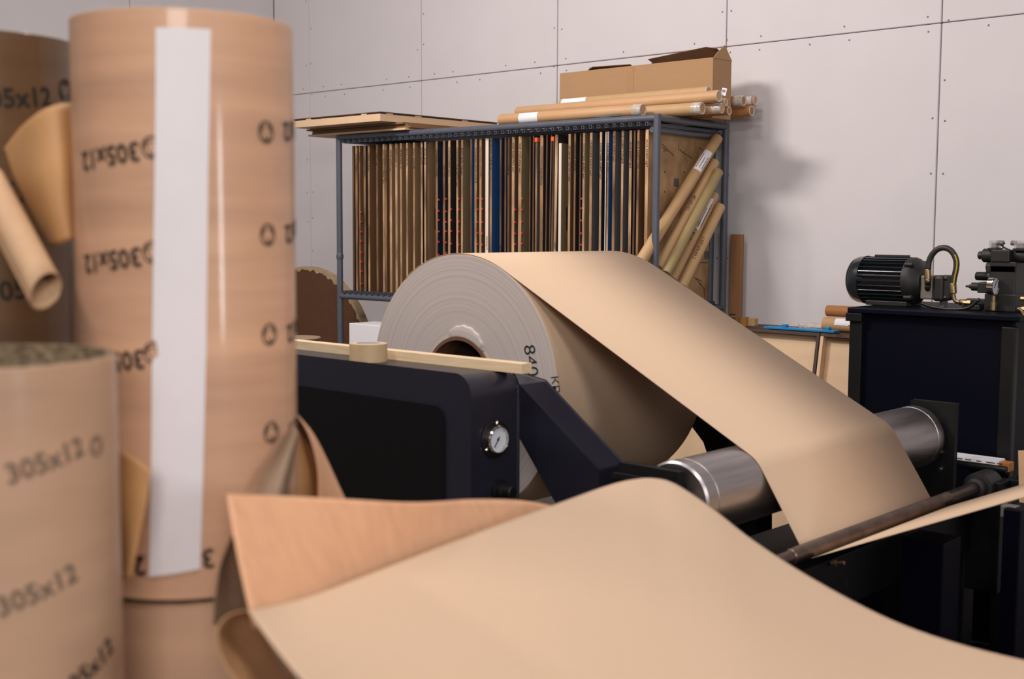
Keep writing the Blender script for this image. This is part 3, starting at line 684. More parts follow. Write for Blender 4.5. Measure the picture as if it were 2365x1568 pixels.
# carton
c0 = aty(1293, 168, 5.36); c1 = aty(1647, 136, 5.36); zc1 = (c0.z+c1.z)/2
ct = thing('carton', 'long open brown cardboard carton on the rack behind the mailing tubes', 'carton', (c0.x, 5.36, ZR))
yb = 5.53; wt = .005; zq = ZR+.002
box('front_panel', (c0.x, 5.36, zq), (c1.x, 5.36+wt, zc1), 'carton', ct, .001)
box('back_panel', (c0.x, yb-wt, zq), (c1.x, yb, zc1), 'carton', ct, .001)
box('end_panel', (c0.x, 5.365, zq), (c0.x+wt, yb-wt, zc1), 'carton', ct, .001)
box('end_panel', (c1.x-wt, 5.365, zq), (c1.x, yb-wt, zc1), 'carton', ct, .001)
box('base_panel', (c0.x+wt, 5.365, zq), (c1.x-wt, yb-wt, zq+wt), 'carton', ct, .001)
def flap(name, pts, mt='carton'):
    o = link(name, pmesh(name, pts, [tuple(range(len(pts)))]), mt, ct); md = o.modifiers.new('t', 'SOLIDIFY'); md.thickness = .005; md.offset = 0; return o
flap('flap', [Vector((c0.x+.42, yb, zc1)), Vector((c1.x, yb, zc1)), aty(1655, 112, 5.47), aty(1630, 109, 5.46), aty(1540, 128, 5.45), aty(1497, 137, 5.44), aty(1508, 145, 5.46)], 'carton_shade')
flap('flap', [Vector((c0.x, yb, zc1)), Vector((c0.x+.42, yb, zc1)), aty(1455, 149, 5.44), aty(1368, 155, 5.44)], 'carton_shade')
flap('flap', [Vector((c1.x, 5.362, zc1)), Vector((c1.x, yb, zc1)), Vector((c1.x-.005, 5.47, zc1+.075)), Vector((c1.x-.002, 5.40, zc1+.03))])
flap('flap', [Vector((c0.x, 5.36, zc1)), Vector((c1.x, 5.36, zc1)), Vector((c1.x-.02, 5.44, zc1-.008)), Vector((c0.x+.02, 5.44, zc1-.006))])
xt = aty(1455, 180, 5.359).x
box('packing_tape', (xt-.02, 5.3585, zc1-.19), (xt+.025, 5.3598, zc1), 'carton_tape', ct, 0)
box('packing_tape', (c0.x+.005, 5.3585, zq+.02), (c0.x+.07, 5.3598, zq+.09), 'carton_tape', ct, 0)

# plywood tray and sheets at the rack's left end
ty0, tz0, tz1 = 4.76, 2.152, 2.205
tc = aty(878, 278, ty0); tl = aty(678, 291, ty0); ty1 = 5.735
tr = thing('plywood_tray', 'pale plywood tray with finger-jointed sides lying on the left end of the rack', 'tray', (tc.x-.5, 5.2, tz0))
box('front_side', (tl.x, ty0, tz0), (tc.x, ty0+.014, tz1-.012), 'plywood', tr, .001)
box('right_side', (tc.x-.014, ty0+.014, tz0), (tc.x, ty1, tz1-.012), 'plywood', tr, .001)
box('base', (tl.x, ty0+.014, tz0), (tc.x-.014, ty1, tz0+.008), 'plywood', tr, 0)
box('gap', (tl.x+.004, ty0+.004, tz1-.012), (tc.x-.004, ty1, tz1-.005), 'dark_wood', tr, 0)
box('lid', (tl.x-.004, ty0-.002, tz1-.005), (tc.x+.004, ty1, tz1), 'ply_edge_dark', tr, 0)
for f in (.18, .82): box('finger_joint', (tl.x+(tc.x-tl.x)*f-.02, ty0-.001, tz1-.013), (tl.x+(tc.x-tl.x)*f+.025, ty0+.012, tz1-.001), 'plywood', tr, 0)
for f in (.07, .3, .7): box('finger_joint', (tc.x-.012, ty0+(ty1-ty0)*f-.02, tz1-.013), (tc.x+.001, ty0+(ty1-ty0)*f+.03, tz1-.001), 'plywood', tr, 0)
names = ['topmost thin brown board under the plywood tray', 'second thin brown board under the plywood tray', 'third thin brown board under the plywood tray', 'lowest pale board of the stack under the plywood tray']
hh = (tz0-ZR)/4
for k in range(4):
    zz = ZR+hh*(3-k); off = [.0, .02, .012, -.01][k]; lx_ = aty(702+3*k, 303, ty0+.1).x
    o = box('thin_board', (lx_+off, ty0+.12+off, zz), (tc.x+.06+[0, .02, .05, .03][k], ty1-.03, zz+hh*.86), 'face_tan' if k < 3 else 'plywood', None, .0005, org=(tc.x-.5, 5.2, zz))
    tag(o, names[k], 'board', 'thin boards stacked on the rack')

# ================================================================ hydraulic power unit at the right
HY = 4.75
def HX(px, y=HY): return aty(px, 660, y).x
def HZ(py, px=2100, y=HY): return aty(px, py, y).z
tk = thing('hydraulic_tank', 'dark navy hydraulic oil tank standing behind the steel roller', 'tank', (-2.0, 4.8, 0))
TX0, TX1 = -2.325, -1.685
box('body', (TX0+.01, 4.51, .06), (TX1-.01, 5.05, 1.222), 'navy_tank', tk, .006)
box('top_plate', (TX0-.012, 4.475, 1.222), (TX1+.02, 5.08, 1.243), 'navy_tank', tk, .004)
box('corner_post', (TX0-.008, 4.49, .0), (TX0+.045, 4.53, 1.2), 'black_paint', tk, .004)
box('corner_post', (TX1-.05, 4.49, .0), (TX1, 4.53, 1.2), 'black_paint', tk, .004)
box('post_cap', (TX0-.02, 4.478, 1.188), (TX0+.048, 4.535, 1.222), 'black_paint', tk, .003)
box('skirt', (TX0+.02, 4.52, 0), (TX1-.02, 5.04, .06), 'black_machine', tk, 0)
# motor
MZc = 1.342; mo = thing('electric_motor', 'black finned electric motor lying on the hydraulic tank', 'motor', (-2.3, HY, 1.243))
xa, xb, xc = HX(1968), HX(2003), HX(2102)
lathe('fan_cowl', (xa, HY, MZc), (xb, HY, MZc), [(0, 0), (.001, .05), (.006, .072), (.018, .087), (.035, .094), (xb-xa-.012, .097), (xb-xa, .099), (xb-xa, .09)], 'black_gloss', mo, 48)
cyl('stator', (xb-.004, HY, MZc), (xc, HY, MZc), .078, 'black_gloss', mo, 40)
fin = None; NF = 30
for k in range(NF):
    a = 2*math.pi*(k+.5)/NF
    bm = box_bm((xb, -.0018, .074), (xc+.004, .0018, .096), .001, 1); bmesh.ops.rotate(bm, verts=bm.verts, cent=(0, 0, 0), matrix=Matrix.Rotation(a, 3, 'X')); bmesh.ops.translate(bm, verts=bm.verts, vec=(0, HY, MZc))
    link('fin', bm_mesh('fin', bm), 'black_gloss', mo)
xe = HX(2137)
lathe('end_bell', (xc, HY, MZc), (xe, HY, MZc), [(0, .094), (.02, .096), (.035, .09), (xe-xc-.008, .066), (xe-xc, .06), (xe-xc, 0)], 'cast_black', mo, 40)
box('foot', (xb+.03, HY-.07, 1.243), (xc+.02, HY+.07, 1.262), 'cast_black', mo, .003)
for (dy, dz) in ((-.068, .068), (-.068, -.062), (.068, .068), (.068, -.062)):
    lathe('bolt', (xc+.01, HY+dy, MZc+dz), (xc+.05, HY+dy, MZc+dz), [(0, .013), (.03, .011), (.034, .006), (.035, 0)], 'cast_black', mo, 10)
box('eye_bolt', (xb+.03, HY-.004, MZc+.09), (xc-.005, HY+.004, MZc+.104), 'cast_black', mo, .002)
# pump
pu = thing('hydraulic_pump', 'small grey gear pump bolted to the end of the electric motor', 'pump', (xe, HY, 1.243))
xp1, xp2, xp3 = xe+.001, HX(2166), HX(2192)
zt_, zb_ = HZ(634), HZ(688)
box('housing', (xp1, HY-.05, zb_), (xp2, HY+.05, zt_), 'cast_grey', pu, .006)
box('end_cover', (xp2, HY-.055, zb_-.006), (xp3, HY+.055, zt_+.002), 'cast_black', pu, .012)
box('support', (HX(2176), HY-.02, 1.243), (HX(2186), HY+.02, zb_), 'cast_grey', pu, .002)
for (dy, dz) in ((-.04, .9), (.04, .9), (-.04, .1), (.04, .1)):
    z = zb_+(zt_-zb_)*dz; lathe('bolt', (xp3, HY+dy, z), (xp3+.03, HY+dy, z), [(0, .009), (.009, .009), (.01, .007), (.01, 0)], 'cast_black', pu, 6)
# hose
yh = 4.685
hs = thing('hydraulic_hose', 'looped black hydraulic hose with yellow print between pump and valve block', 'hose', aty(2143, 660, yh))
H = [aty(*q, yh) for q in ((2144, 622), (2146, 603), (2153, 588), (2165, 576), (2180, 572), (2194, 577), (2204, 589), (2209, 605), (2208, 622), (2204, 640), (2201, 660))]
sweep('hose', H, .0115, 'hose_rubber', hs, 14)
HP = [p+Vector((.006, -.009, .002)) for p in H[6:]]
sweep('print_stripe', HP, .0032, 'hose_print', hs, 8)
for top, bot in (((2143, 620), (2143, 645)), ((2201, 657), (2202, 678))):
    lathe('ferrule', aty(*bot, yh), aty(*top, yh), [(0, .011), (.002, .0135), (.035, .0135), (.04, .012)], 'brass', hs, 12)
sweep('elbow', [aty(*q, yh) for q in ((2202, 676), (2203, 688), (2208, 696), (2219, 698), (2226, 698))], .008, 'brass', hs, 10)
lathe('nut', aty(2217, 698, yh), aty(2230, 698, yh), [(0, .013), (.022, .013)], 'brass', hs, 6)
lathe('nut', aty(2143, 656, yh), aty(2143, 643, yh), [(0, .011), (.02, .013), (.022, .011)], 'brass', hs, 6)
lathe('adapter', aty(2143, 668, yh+.02), aty(2143, 652, yh), [(0, .012), (.028, .012)], 'cast_black', hs, 8)
# valve block
vy = 4.66
def VX(px): return aty(px, 650, vy).x
def VZ(py): return aty(2300, py, vy).z
vb = thing('valve_block', 'black hydraulic valve stack with gauge, knobs and solenoids on the tank', 'valve', (VX(2330), 4.75, 1.243))
def vbox(n, a, b, c, d, mt='cast_black', y0=0, y1=.14, bev=.004): return box(n, (VX(a), vy+y0, max(VZ(d), 1.2435)), (VX(b), vy+y1, VZ(c)), mt, vb, bev)
vbox('manifold', 2284, 2345, 604, 718); vbox('base_block', 2277, 2350, 678, 725, y0=-.01)
vbox('sandwich_plate', 2275, 2345, 612, 630, y0=.0); vbox('directional_valve', 2286, 2330, 577, 605, y0=-.005)
def vcyl(n, a, b, py, pr, mt='cast_black', seg=24, y=.05, prof=None):
    L = VX(b)-VX(a); r = pr/551
    return lathe(n, (VX(a), vy+y, VZ(py)), (VX(b), vy+y, VZ(py)), prof or [(0, r*.9), (L*.06, r), (L*.94, r), (L, r*.9)], mt, vb, seg)
vcyl('solenoid', 2257, 2287, 591, 14.5); vcyl('solenoid', 2329, 2372, 591, 14.5)
vcyl('override_button', 2246, 2259, 591, 8.5, seg=8)
vcyl('adjust_knob', 2242, 2272, 640, 9, 'black_paint', 20); vcyl('knob_collar', 2270, 2286, 640, 11, seg=8)
vcyl('relief_cartridge', 2219, 2264, 665, 9, prof=[(0, .004), (.012, .005), (.014, .008), (.022, .009), (.024, .016), (.08, .016)], seg=12); vbox('cartridge_block', 2258, 2292, 653, 678, y0=-.005, y1=.08)
vcyl('plug', 2271, 2285, 617, 10, seg=8, y=.03)
for a, b in ((2275, 2292), (2333, 2357)):
    vbox('connector_cover', a, b, 555, 573, 'clear_plastic', .02, .07, .003); vbox('connector_core', a+4, b-3, 561, 574, 'cast_black', .028, .062, .002)
    vbox('connector_foot', a-1, b+3, 573, 578, 'cast_black', .015, .075, .001)
vcyl('cable_gland', 2292, 2304, 561, 5, 'cast_grey', 12, .045); vcyl('cable_gland', 2321, 2333, 561, 5, 'cast_grey', 12, .045)
sweep('wire', [aty(*q, vy+.045) for q in ((2304, 562), (2312, 566), (2322, 573), (2332, 577))], .003, 'cable', vb, 8)
sweep('wire', [aty(*q, vy+.045) for q in ((2321, 561), (2316, 566), (2318, 574))], .003, 'cable', vb, 8)
# gauge on the block, dial to the right
gx0, gx1 = VX(2292), VX(2308); gz = VZ(660); gy = vy-.03
gg = lathe('gauge', (gx0, gy, gz), (gx1, gy, gz), [(0, .02), (.003, .034), (gx1-gx0-.004, .034), (gx1-gx0-.003, .037), (gx1-gx0, .037), (gx1-gx0, .032), (gx1-gx0-.004, .031)], 'chrome', vb, 36, caps=False)
cyl('dial', (gx0+.01, gy, gz), (gx1-.005, gy, gz), .0315, 'dial', gg, 36)
bm = box_bm((-.0006, -.0014, -.008), (.0006, .0014, .024)); bmesh.ops.rotate(bm, verts=bm.verts, cent=(0, 0, 0), matrix=Matrix.Rotation(math.radians(-40), 3, 'X')); bmesh.ops.translate(bm, verts=bm.verts, vec=(gx1-.004, gy, gz))
link('needle', bm_mesh('needle', bm), 'marker', gg)
lathe('gauge_stem', (gx0+.02, gy, gz-.09), (gx0+.02, gy, gz-.03), [(0, .012), (.03, .012), (.032, .008), (.06, .008)], 'brass', vb, 8)
for (a, b) in ((2225, 699), (2352, 714), (2358, 690)):
    lathe('fitting', aty(a, b, vy), aty(a+16, b+1, vy), [(0, .009), (.014, .009), (.015, .012), (.03, .012)], 'brass', vb, 6)
vbox('pipe_block', 2232, 2285, 692, 706, 'cast_black', .0, .03)
vbox('pipe_foot', 2222, 2265, 706, 722, 'cast_black', .0, .05)
P = [aty(*q, 4.62) for q in ((2128, 700), (2150, 708), (2180, 713), (2215, 714), (2240, 709), (2262, 690))]
tag(sweep('power_cable', P, .006, 'cable', None, org=P[0]), 'black power cable sagging along the tank top below the pump', 'cable')
P = [aty(*q, 4.55) for q in ((2350, 712), (2362, 722), (2372, 760), (2378, 850))]
tag(sweep('brass_pipe', P, .006, 'brass', None, org=P[0]), 'thin brass pipe at the right edge of the tank', 'pipe')
# torn carton and rod on the floor frame behind the roller
a = aty(2188, 1052, 4.42); b = aty(2312, 1062, 4.42)
o = box('torn_carton', (a.x, 4.40, .69), (b.x, 4.46, .727), 'paper_white', None, .002, org=(a.x, 4.43, .69)); tag(o, 'flattened white printed carton lying at the foot of the tank', 'carton')
for k in range(3):
    z = .697+.009*k
    for q in range(5):
        x_ = a.x+.03+q*.04+random.uniform(0, .01); box('print', (x_, 4.3985, z), (x_+random.uniform(.015, .032), 4.4, z+.003), 'print_ink', o, 0)
o2 = box('kraft_scrap', (b.x+.003, 4.40, .69), (b.x+.036, 4.45, .722), 'orange_brown', None, .002, org=(b.x, 4.42, .69)); tag(o2, 'small orange-brown cardboard scrap beside the flattened white carton', 'cardboard')
P = [aty(2192, 1066, 4.36), aty(2325, 1082, 4.36)]
P[0].z = P[1].z = .705
o = cyl('steel_rod', P[0], P[1], .013, 'black_paint', None, 16, org=P[0]); tag(o, 'dark steel rod lying on the frame in front of the flattened carton', 'rod')
p = [aty(2352, 1040, 4.2), aty(2372, 1040, 4.2), aty(2368, 1180, 4.2), aty(2356, 1225, 4.2)]
o = link('kraft_strip', pmesh('kraft_strip', p, [(0, 1, 2, 3)]), 'kraft', None, org=p[3]); o.modifiers.new('t', 'SOLIDIFY').thickness = .002
tag(o, 'narrow kraft paper strip hanging at the right edge of the picture', 'paper')

# ================================================================ trays leaning on the wall, things on them
tl_ = math.radians(10); UPT = Vector((0, math.sin(tl_), math.cos(tl_))); OUT = Vector((0, -math.cos(tl_), math.sin(tl_)))
def TB(x, o_, h): return Vector((x, 5.36, 0.012))+OUT*o_+UPT*h
def tbox(name, x0, x1, o0, o1, h0, h1, mt, parent, bev=.001):
    V = [TB(x, o_, h) for x in (x0, x1) for o_ in (o0, o1) for h in (h0, h1)]
    me = pmesh(name, V, [(0, 1, 3, 2), (4, 6, 7, 5), (0, 4, 5, 1), (2, 3, 7, 6), (0, 2, 6, 4), (1, 5, 7, 3)])
    return link(name, me, mt, parent)
def tray(name, x0, x1, label, railm, sidem):
    t = thing(name, label, 'tray', ((x0+x1)/2, 5.36, 0)); h = 1.035
    tbox('base_panel', x0, x1, 0, .01, 0, h, 'plywood', t); tbox('top_rail', x0, x1, .01, .055, h-.016, h, railm, t)
    tbox('side_rail', x1-.016, x1, .01, .055, 0, h-.016, railm, t); tbox('side_rail', x0, x0+.016, .01, .055, 0, h-.016, sidem, t); tbox('bottom_rail', x0+.016, x1-.016, .01, .055, 0, .016, railm, t)
    return t
xm = aty(1896, 775, 5.49).x
tray('leaning_tray', -3.86, xm-.004, 'shallow plywood tray with dark rim leaning on the wall beside the rack', 'dark_wood', 'plywood')
tray('leaning_tray', xm+.002, -2.2, 'plywood tray half hidden by the hydraulic tank, leaning on the wall', 'ply_edge_dark', 'plywood')
for (x_, h_) in ((-3.3, 1.03), (-2.93, 1.0)): pass
ztop = TB(0, 0, 1.035).z
a = aty(1770, 765, 5.53); b = aty(1932, 772, 5.53)
o = box('blue_rail', (a.x, 5.50, ztop+.012), (b.x, 5.56, ztop+.022), 'blue_plastic', None, .001, org=(a.x, 5.52, ztop)); tag(o, 'flat blue plastic rail lying on top of the leaning trays', 'plastic rail')
for px_ in (1814, 1913): x_ = aty(px_, 765, 5.53).x; box('lug', (x_-.012, 5.51, ztop+.022), (x_+.012, 5.54, ztop+.037), 'blue_plastic', o, .001)
o = box('wooden_ledge', (-3.62, 5.552, ztop-.02), (-2.2, WY-.004, ztop+.008), 'dark_wood', None, .001, org=(-3, 5.6, ztop)); tag(o, 'dark wooden ledge along the wall behind the leaning trays', 'ledge')
p0 = aty(1909, 714, 5.66); r = .03
a1 = aty(1905, 752, 5.62); a1.z = ztop+.008+.036
mail_tube('kraft_roll', Vector((-2.35, 5.62, a1.z)), a1, .036, 'tube_kraft', 'film-wrapped kraft roll with a white label lying on the wall ledge', 'paper roll', None)
RK1 = bpy.context.scene.objects['kraft_roll']
tube_label(RK1, Vector((-2.35, 5.62, a1.z)), a1, .036, .3, .9, CAM+Vector((0, 0, 3)), .55, 'paper_white'); label_lines(RK1, Vector((-2.35, 5.62, a1.z)), a1, .036, .4, .85, CAM+Vector((0, 0, 3)), 5)
a1b = Vector((aty(1909, 714, 5.64).x, 5.65, a1.z+.036+.029))
mail_tube('kraft_roll', a1b+Vector((.6, 0, 0)), a1b, .028, 'tube_kraft_dark', 'upper orange-kraft roll stacked on the labelled roll by the tank', 'paper roll', None)
p = aty(1718, 756, 5.62); lathe('core_stub', Vector((p.x, 5.62, ztop+.008)), Vector((p.x, 5.62, ztop+.06)), [(0, .025), (.045, .026), (.045, .02), (0, .02)], 'tube_kraft_dark', None, 24, org=(p.x, 5.62, ztop+.008), caps=False)
tag(bpy.context.scene.objects['core_stub'], 'short kraft core stub with white rim standing beside the standing plank', 'cardboard core')
p = aty(1739, 756, 5.64); o = box('kraft_block', (p.x-.02, 5.62, ztop+.008), (p.x+.02, 5.66, ztop+.05), 'tube_kraft_pale', None, .003, org=(p.x, 5.64, ztop)); tag(o, 'small tan cardboard block next to the short core stub', 'cardboard block')
# crumpled film on the ledge
bm = bmesh.new(); bmesh.ops.create_icosphere(bm, subdivisions=3, radius=.04)
for v in bm.verts:
    k = 1+.35*math.sin(v.co.x*140)*math.sin(v.co.y*120+1)*math.sin(v.co.z*150+2); v.co = Vector((v.co.x*1.7*k, v.co.y*.7*k, v.co.z*.45*k))
p = aty(1872, 764, 5.62); bmesh.ops.translate(bm, verts=bm.verts, vec=(p.x, 5.62, ztop+.027))
o = link('plastic_film', bm_mesh('plastic_film', bm), 'bag_film', None, org=(p.x, 5.62, ztop+.008)); tag(o, 'crumpled clear plastic film lying on the wall ledge', 'plastic film')
a = aty(1684, 541, 5.70); b = aty(1711, 541, 5.70)
o = box('standing_plank', (a.x, 5.71, 0), (b.x, 5.735, a.z), 'plank_brown', None, .003, org=(a.x, 5.72, 0)); tag(o, 'narrow brown board standing upright against the wall right of the rack', 'board')
text_plane('handwriting', '6-ЧИСЛ', .05, Vector((a.x+.045, 5.708, aty(1690, 760, 5.71).z-.1)), (0, 0, 1), (-1, 0, 0), 'marker', o)

# ================================================================ round brown disc and white carton behind the roll
DC = Vector((-6.56, 5.1, .642)); DR = .64
dc = thing('cardboard_disc', 'large round brown cardboard disc with torn paper edge standing behind the rack post', 'cardboard disc', (DC.x, 5.12, 0))
lathe('disc', (DC.x, 5.10, DC.z), (DC.x, 5.14, DC.z), [(0, 0), (0, DR-.004), (.004, DR), (.036, DR), (.04, DR-.004), (.04, 0)], 'carton_shade', dc, 96)
V = []; n = 60
for i in range(n+1):
    a = math.radians(110-95*i/n); w_ = .012+.02*abs(math.sin(i*.55))*(.6+.4*math.sin(i*1.7)); 
    V.append((DC.x+(DR-.0-w_)*math.cos(a), 5.097, DC.z+(DR-w_)*math.sin(a))); V.append((DC.x+(DR+.003)*math.cos(a), 5.096, DC.z+(DR+.003)*math.sin(a))); V.append((DC.x+(DR+.003)*math.cos(a), 5.15, DC.z+(DR+.003)*math.sin(a)))
link('torn_edge', pmesh('torn_edge', V, [(3*i+k, 3*i+k+1, 3*i+k+4, 3*i+k+3) for i in range(n) for k in range(2)]), 'torn_kraft', dc)
a = aty(806, 746, 4.62); b = aty(900, 738, 4.62)
o = box('white_carton', (a.x, 4.62, 0), (b.x, 4.82, a.z), 'paper_white', None, .004, org=(a.x, 4.7, 0)); tag(o, 'white carton standing on the floor between the rack post and the paper roll', 'carton')
# reel flange peeping over the plank
p = aty(690, 778, 3.6)
o = lathe('reel', (p.x, 3.6, 0), (p.x, 3.6, p.z), [(0, .2), (.02, .2), (.02, .09), (p.z-.012, .09), (p.z-.012, .1), (p.z-.004, .105), (p.z, .1), (p.z, 0)], 'kraft_grey', None, 40, org=(p.x, 3.6, 0)); tag(o, 'brown reel with flat round top behind the wooden plank', 'reel')

# ================================================================ plank and tape on the cabinet
pz = CZT; e0 = atz(1205, 864, pz); e1 = atz(1241, 858, pz); far = atz(680, 808, pz)
dirp = Vector((1, (e0.y-far.y)/(e0.x-far.x)*.5, 0)).normalized(); nrm = Vector((-dirp.y, dirp.x, 0)); wd = .045; ht = .03
V = []
for L_ in (-1.35, 0):
    for w_ in (0, wd):
        for h_ in (.0005, ht): V.append(e0+dirp*L_+nrm*w_+Vector((0, 0, h_)))
o = link('wooden_plank', pmesh('wooden_plank', V, [(0, 1, 3, 2), (4, 6, 7, 5), (0, 4, 5, 1), (2, 3, 7, 6), (0, 2, 6, 4), (1, 5, 7, 3)]), 'pine', None, org=e0); tag(o, 'pale pine batten lying along the top of the navy cabinet', 'batten')
tp = atz(851, 833, CZT); tp.y = CY0+.06; tp.x = atz(851, 833, CZT).x
tpc = Vector((aty(851, 822, CY0+.068).x, CY0+.068, CZT)); hT = .058; rT = .061
tt = thing('tape_roll', 'roll of tan packing tape standing on the navy cabinet beside the batten', 'tape roll', tpc)
lathe('tape', tpc, tpc+Vector((0, 0, hT)), [(0.0005, .045), (.0005, rT), (hT, rT), (hT, .045)], 'tape_side', tt, 48, caps=False)
lathe('cardboard_core', tpc, tpc+Vector((0, 0, hT+.001)), [(0.0005, .041), (0.0005, .045), (hT+.001, .045), (hT+.001, .041), (0.0005, .041)], 'tape_hole', tt, 40, caps=False)

# ================================================================ big cardboard tubes in the foreground
def floor_pt(px, py, D): p = atd(px, py, D); return Vector((p.x, p.y, 0))
TR_ = .1645
def big_tube(name, c, z0, z1, mt, label, r=TR_):
    t = thing(name, label, 'cardboard tube', (c.x, c.y, z0))
    L = z1-z0
    lathe('tube_wall', (c.x, c.y, z0), (c.x, c.y, z1), [(0, r-.012), (0, r-.001), (.001, r), (L-.001, r), (L, r-.001), (L-.0005, r-.0125)], mt, t, 96, caps=False)
    lathe('rim', (c.x, c.y, z1-.03), (c.x, c.y, z1), [(.03, r-.001), (.031, r-.004), (.0315, r-.008), (.031, r-.012), (-.6, r-.0125)], 'tube_rim', t, 96, caps=False)
    return t
c1_ = floor_pt(431, 500, 1.915)
z1a = 1.008; z1b = 1.852
tA = big_tube('cardboard_tube', c1_, z1a, z1b, 'tube_film', 'tall film-wrapped cardboard tube with a white vertical tape strip')
tA2 = big_tube('cardboard_tube', c1_, .155, 1.0, 'tube_worn', 'cardboard tube carrying the white-taped tube on top of it', .160)
c2_ = floor_pt(-40, 500, 2.16)
tB = big_tube('cardboard_tube', c2_, .155, 1.862, 'tube_film_shade', 'shaded cardboard tube at the far left behind the curled kraft scrap')
c3_ = floor_pt(-47, 900, 1.555)
tC = big_tube('cardboard_tube', c3_, .155, 1.386, 'tube_worn', 'shorter worn cardboard tube nearest the camera at the lower left')
pl_ = thing('pallet', 'wooden pallet under the big cardboard tubes', 'pallet', (c1_.x-.3, c1_.y-.15, 0))
for k in range(7): box('board', (c1_.x-1.0, c1_.y-.75+k*.2, .13), (c1_.x+.25, c1_.y-.75+k*.2+.14, .152), 'pine', pl_, .002)
for k in range(3): box('bearer', (c1_.x-1.0+k*.575, c1_.y-.75, 0), (c1_.x-.9+k*.575, c1_.y+.6, .13), 'pine', pl_, .002)
# where on a tube's skin a pixel falls
def tube_az(c, px, py, r=TR_):
    dd = ray(px, py); o = Vector((CAM.x-c.x, CAM.y-c.y)); d2 = Vector((dd.x, dd.y)); A = d2.dot(d2); B = 2*o.dot(d2); C_ = o.dot(o)-r*r; disc = B*B-4*A*C_
    k = (-B-math.sqrt(max(disc, 0)))/(2*A); p = CAM+dd*k; v = Vector((p.x-c.x, p.y-c.y, 0)).normalized()
    toc = Vector((CAM.x-c.x, CAM.y-c.y, 0)).normalized(); rt = Vector((-toc.y, toc.x, 0)); return math.atan2(v.dot(rt), v.dot(toc)), p.z
ink = TR_+.0012
for (px_, py_) in ((280, 357), (285, 598), (292, 832), (318, 1310)):
    az, z = tube_az(c1_, px_-34, py_+5)
    if py_ < 1200: wrap_text('printed_size', '305x12', .038, c1_, ink, az, z, math.radians(7), True, 'print_ink', tA)
    else: wrap_text('printed_size', '305x12', .040, c1_, ink, tube_az(c1_, 400, 1305)[0], z+.012, math.radians(5), True, 'print_ink', tA)
for (px_, py_) in ((352, 340), (354, 582), (356, 815)):
    az, z = tube_az(c1_, px_, py_); wrap_logo('printed_mark', .016, c1_, ink, az, z, 0, True, 'print_ink', tA)
for (px_, py_) in ((614, 305), (618, 542), (622, 772), (626, 998)):
    az, z = tube_az(c1_, px_, py_); wrap_logo('printed_mark', .0165, c1_, ink, az, z, .1, True, 'print_ink', tA)
    az, z = tube_az(c1_, px_+44, py_-3); wrap_text('printed_size', '305x12', .040, c1_, ink, az+.32, z+.004, math.radians(7), True, 'print_ink', tA)
az, z = tube_az(c2_, 36, 224); wrap_text('printed_size', '305x12', .044, c2_, ink, az, z, math.radians(6), False, 'print_ink', tB)
az, z = tube_az(c2_, 151, 210); wrap_logo('printed_mark', .02, c2_, ink, az, z, .1, False, 'print_ink', tB)
az, z = tube_az(c2_, 40, 442); wrap_text('printed_size', '305x12', .046, c2_, ink, az, z, math.radians(6), False, 'print_ink', tB)
az, z = tube_az(c2_, 62, 664); wrap_text('printed_size', '305x12', .046, c2_, ink, az, z, math.radians(6), False, 'print_ink', tB)
az, z = tube_az(c3_, 110, 1062); wrap_text('printed_size', '305x12', .034, c3_, ink, az, z, math.radians(13), False, 'print_faint', tC)
az, z = tube_az(c3_, 222, 1030); wrap_logo('printed_mark', .013, c3_, ink, az, z, .1, False, 'print_faint', tC)
az, z = tube_az(c3_, 90, 1362); wrap_text('printed_size', '305x12', .034, c3_, ink, az, z, math.radians(15), False, 'print_faint', tC)
az, z = tube_az(c3_, 205, 1545); wrap_text('printed_size', '305x12', .034, c3_, ink, az, z, math.radians(22), False, 'print_ink', tC)
# white tape strip on the tall tube, torn notch on its left side
def skin_patch(name, c, edges, mt, parent, off=.0022, n=10):
    V = []; toc = Vector((CAM.x-c.x, CAM.y-c.y, 0)).normalized(); rt = Vector((-toc.y, toc.x, 0))
    for (pl, py0, prr, py1) in edges:
        a0, z0 = tube_az(c, pl, py0); a1, z1 = tube_az(c, prr, py1)
        for k in range(n+1):
            a = a0+(a1-a0)*k/n; z = z0+(z1-z0)*k/n; V.append(Vector((c.x, c.y, z))+(toc*math.cos(a)+rt*math.sin(a))*(TR_+off))
    m_ = len(edges); W = n+1
    return link(name, pmesh(name, V, [(j*W+k, j*W+k+1, (j+1)*W+k+1, (j+1)*W+k) for j in range(m_-1) for k in range(n)]), mt, parent, smooth=True)
skin_patch('white_strip', c1_, [(360, 64, 486, 68), (360, 200, 484, 205), (358, 400, 480, 402), (355, 600, 478, 600), (353, 770, 476, 770), (353, 782, 476, 783), (362, 792, 476, 792), (365, 812, 476, 812), (367, 820, 476, 820), (352, 832, 475, 832), (351, 1000, 471, 1000), (348, 1200, 466, 1195), (346, 1331, 462, 1313)], 'white_tape', tA)
# ================================================================ kraft offcuts and sheets in the foreground
def scrap(name, rows, mt, label, nu=24, nv=16, org=None, cat='kraft paper', parent=None):
    R = px_rows(rows); o = sheet(name, R, mt, parent, nu, nv, .0012, org or R[-1][0])
    if parent is None: tag(o, label, cat)
    return o
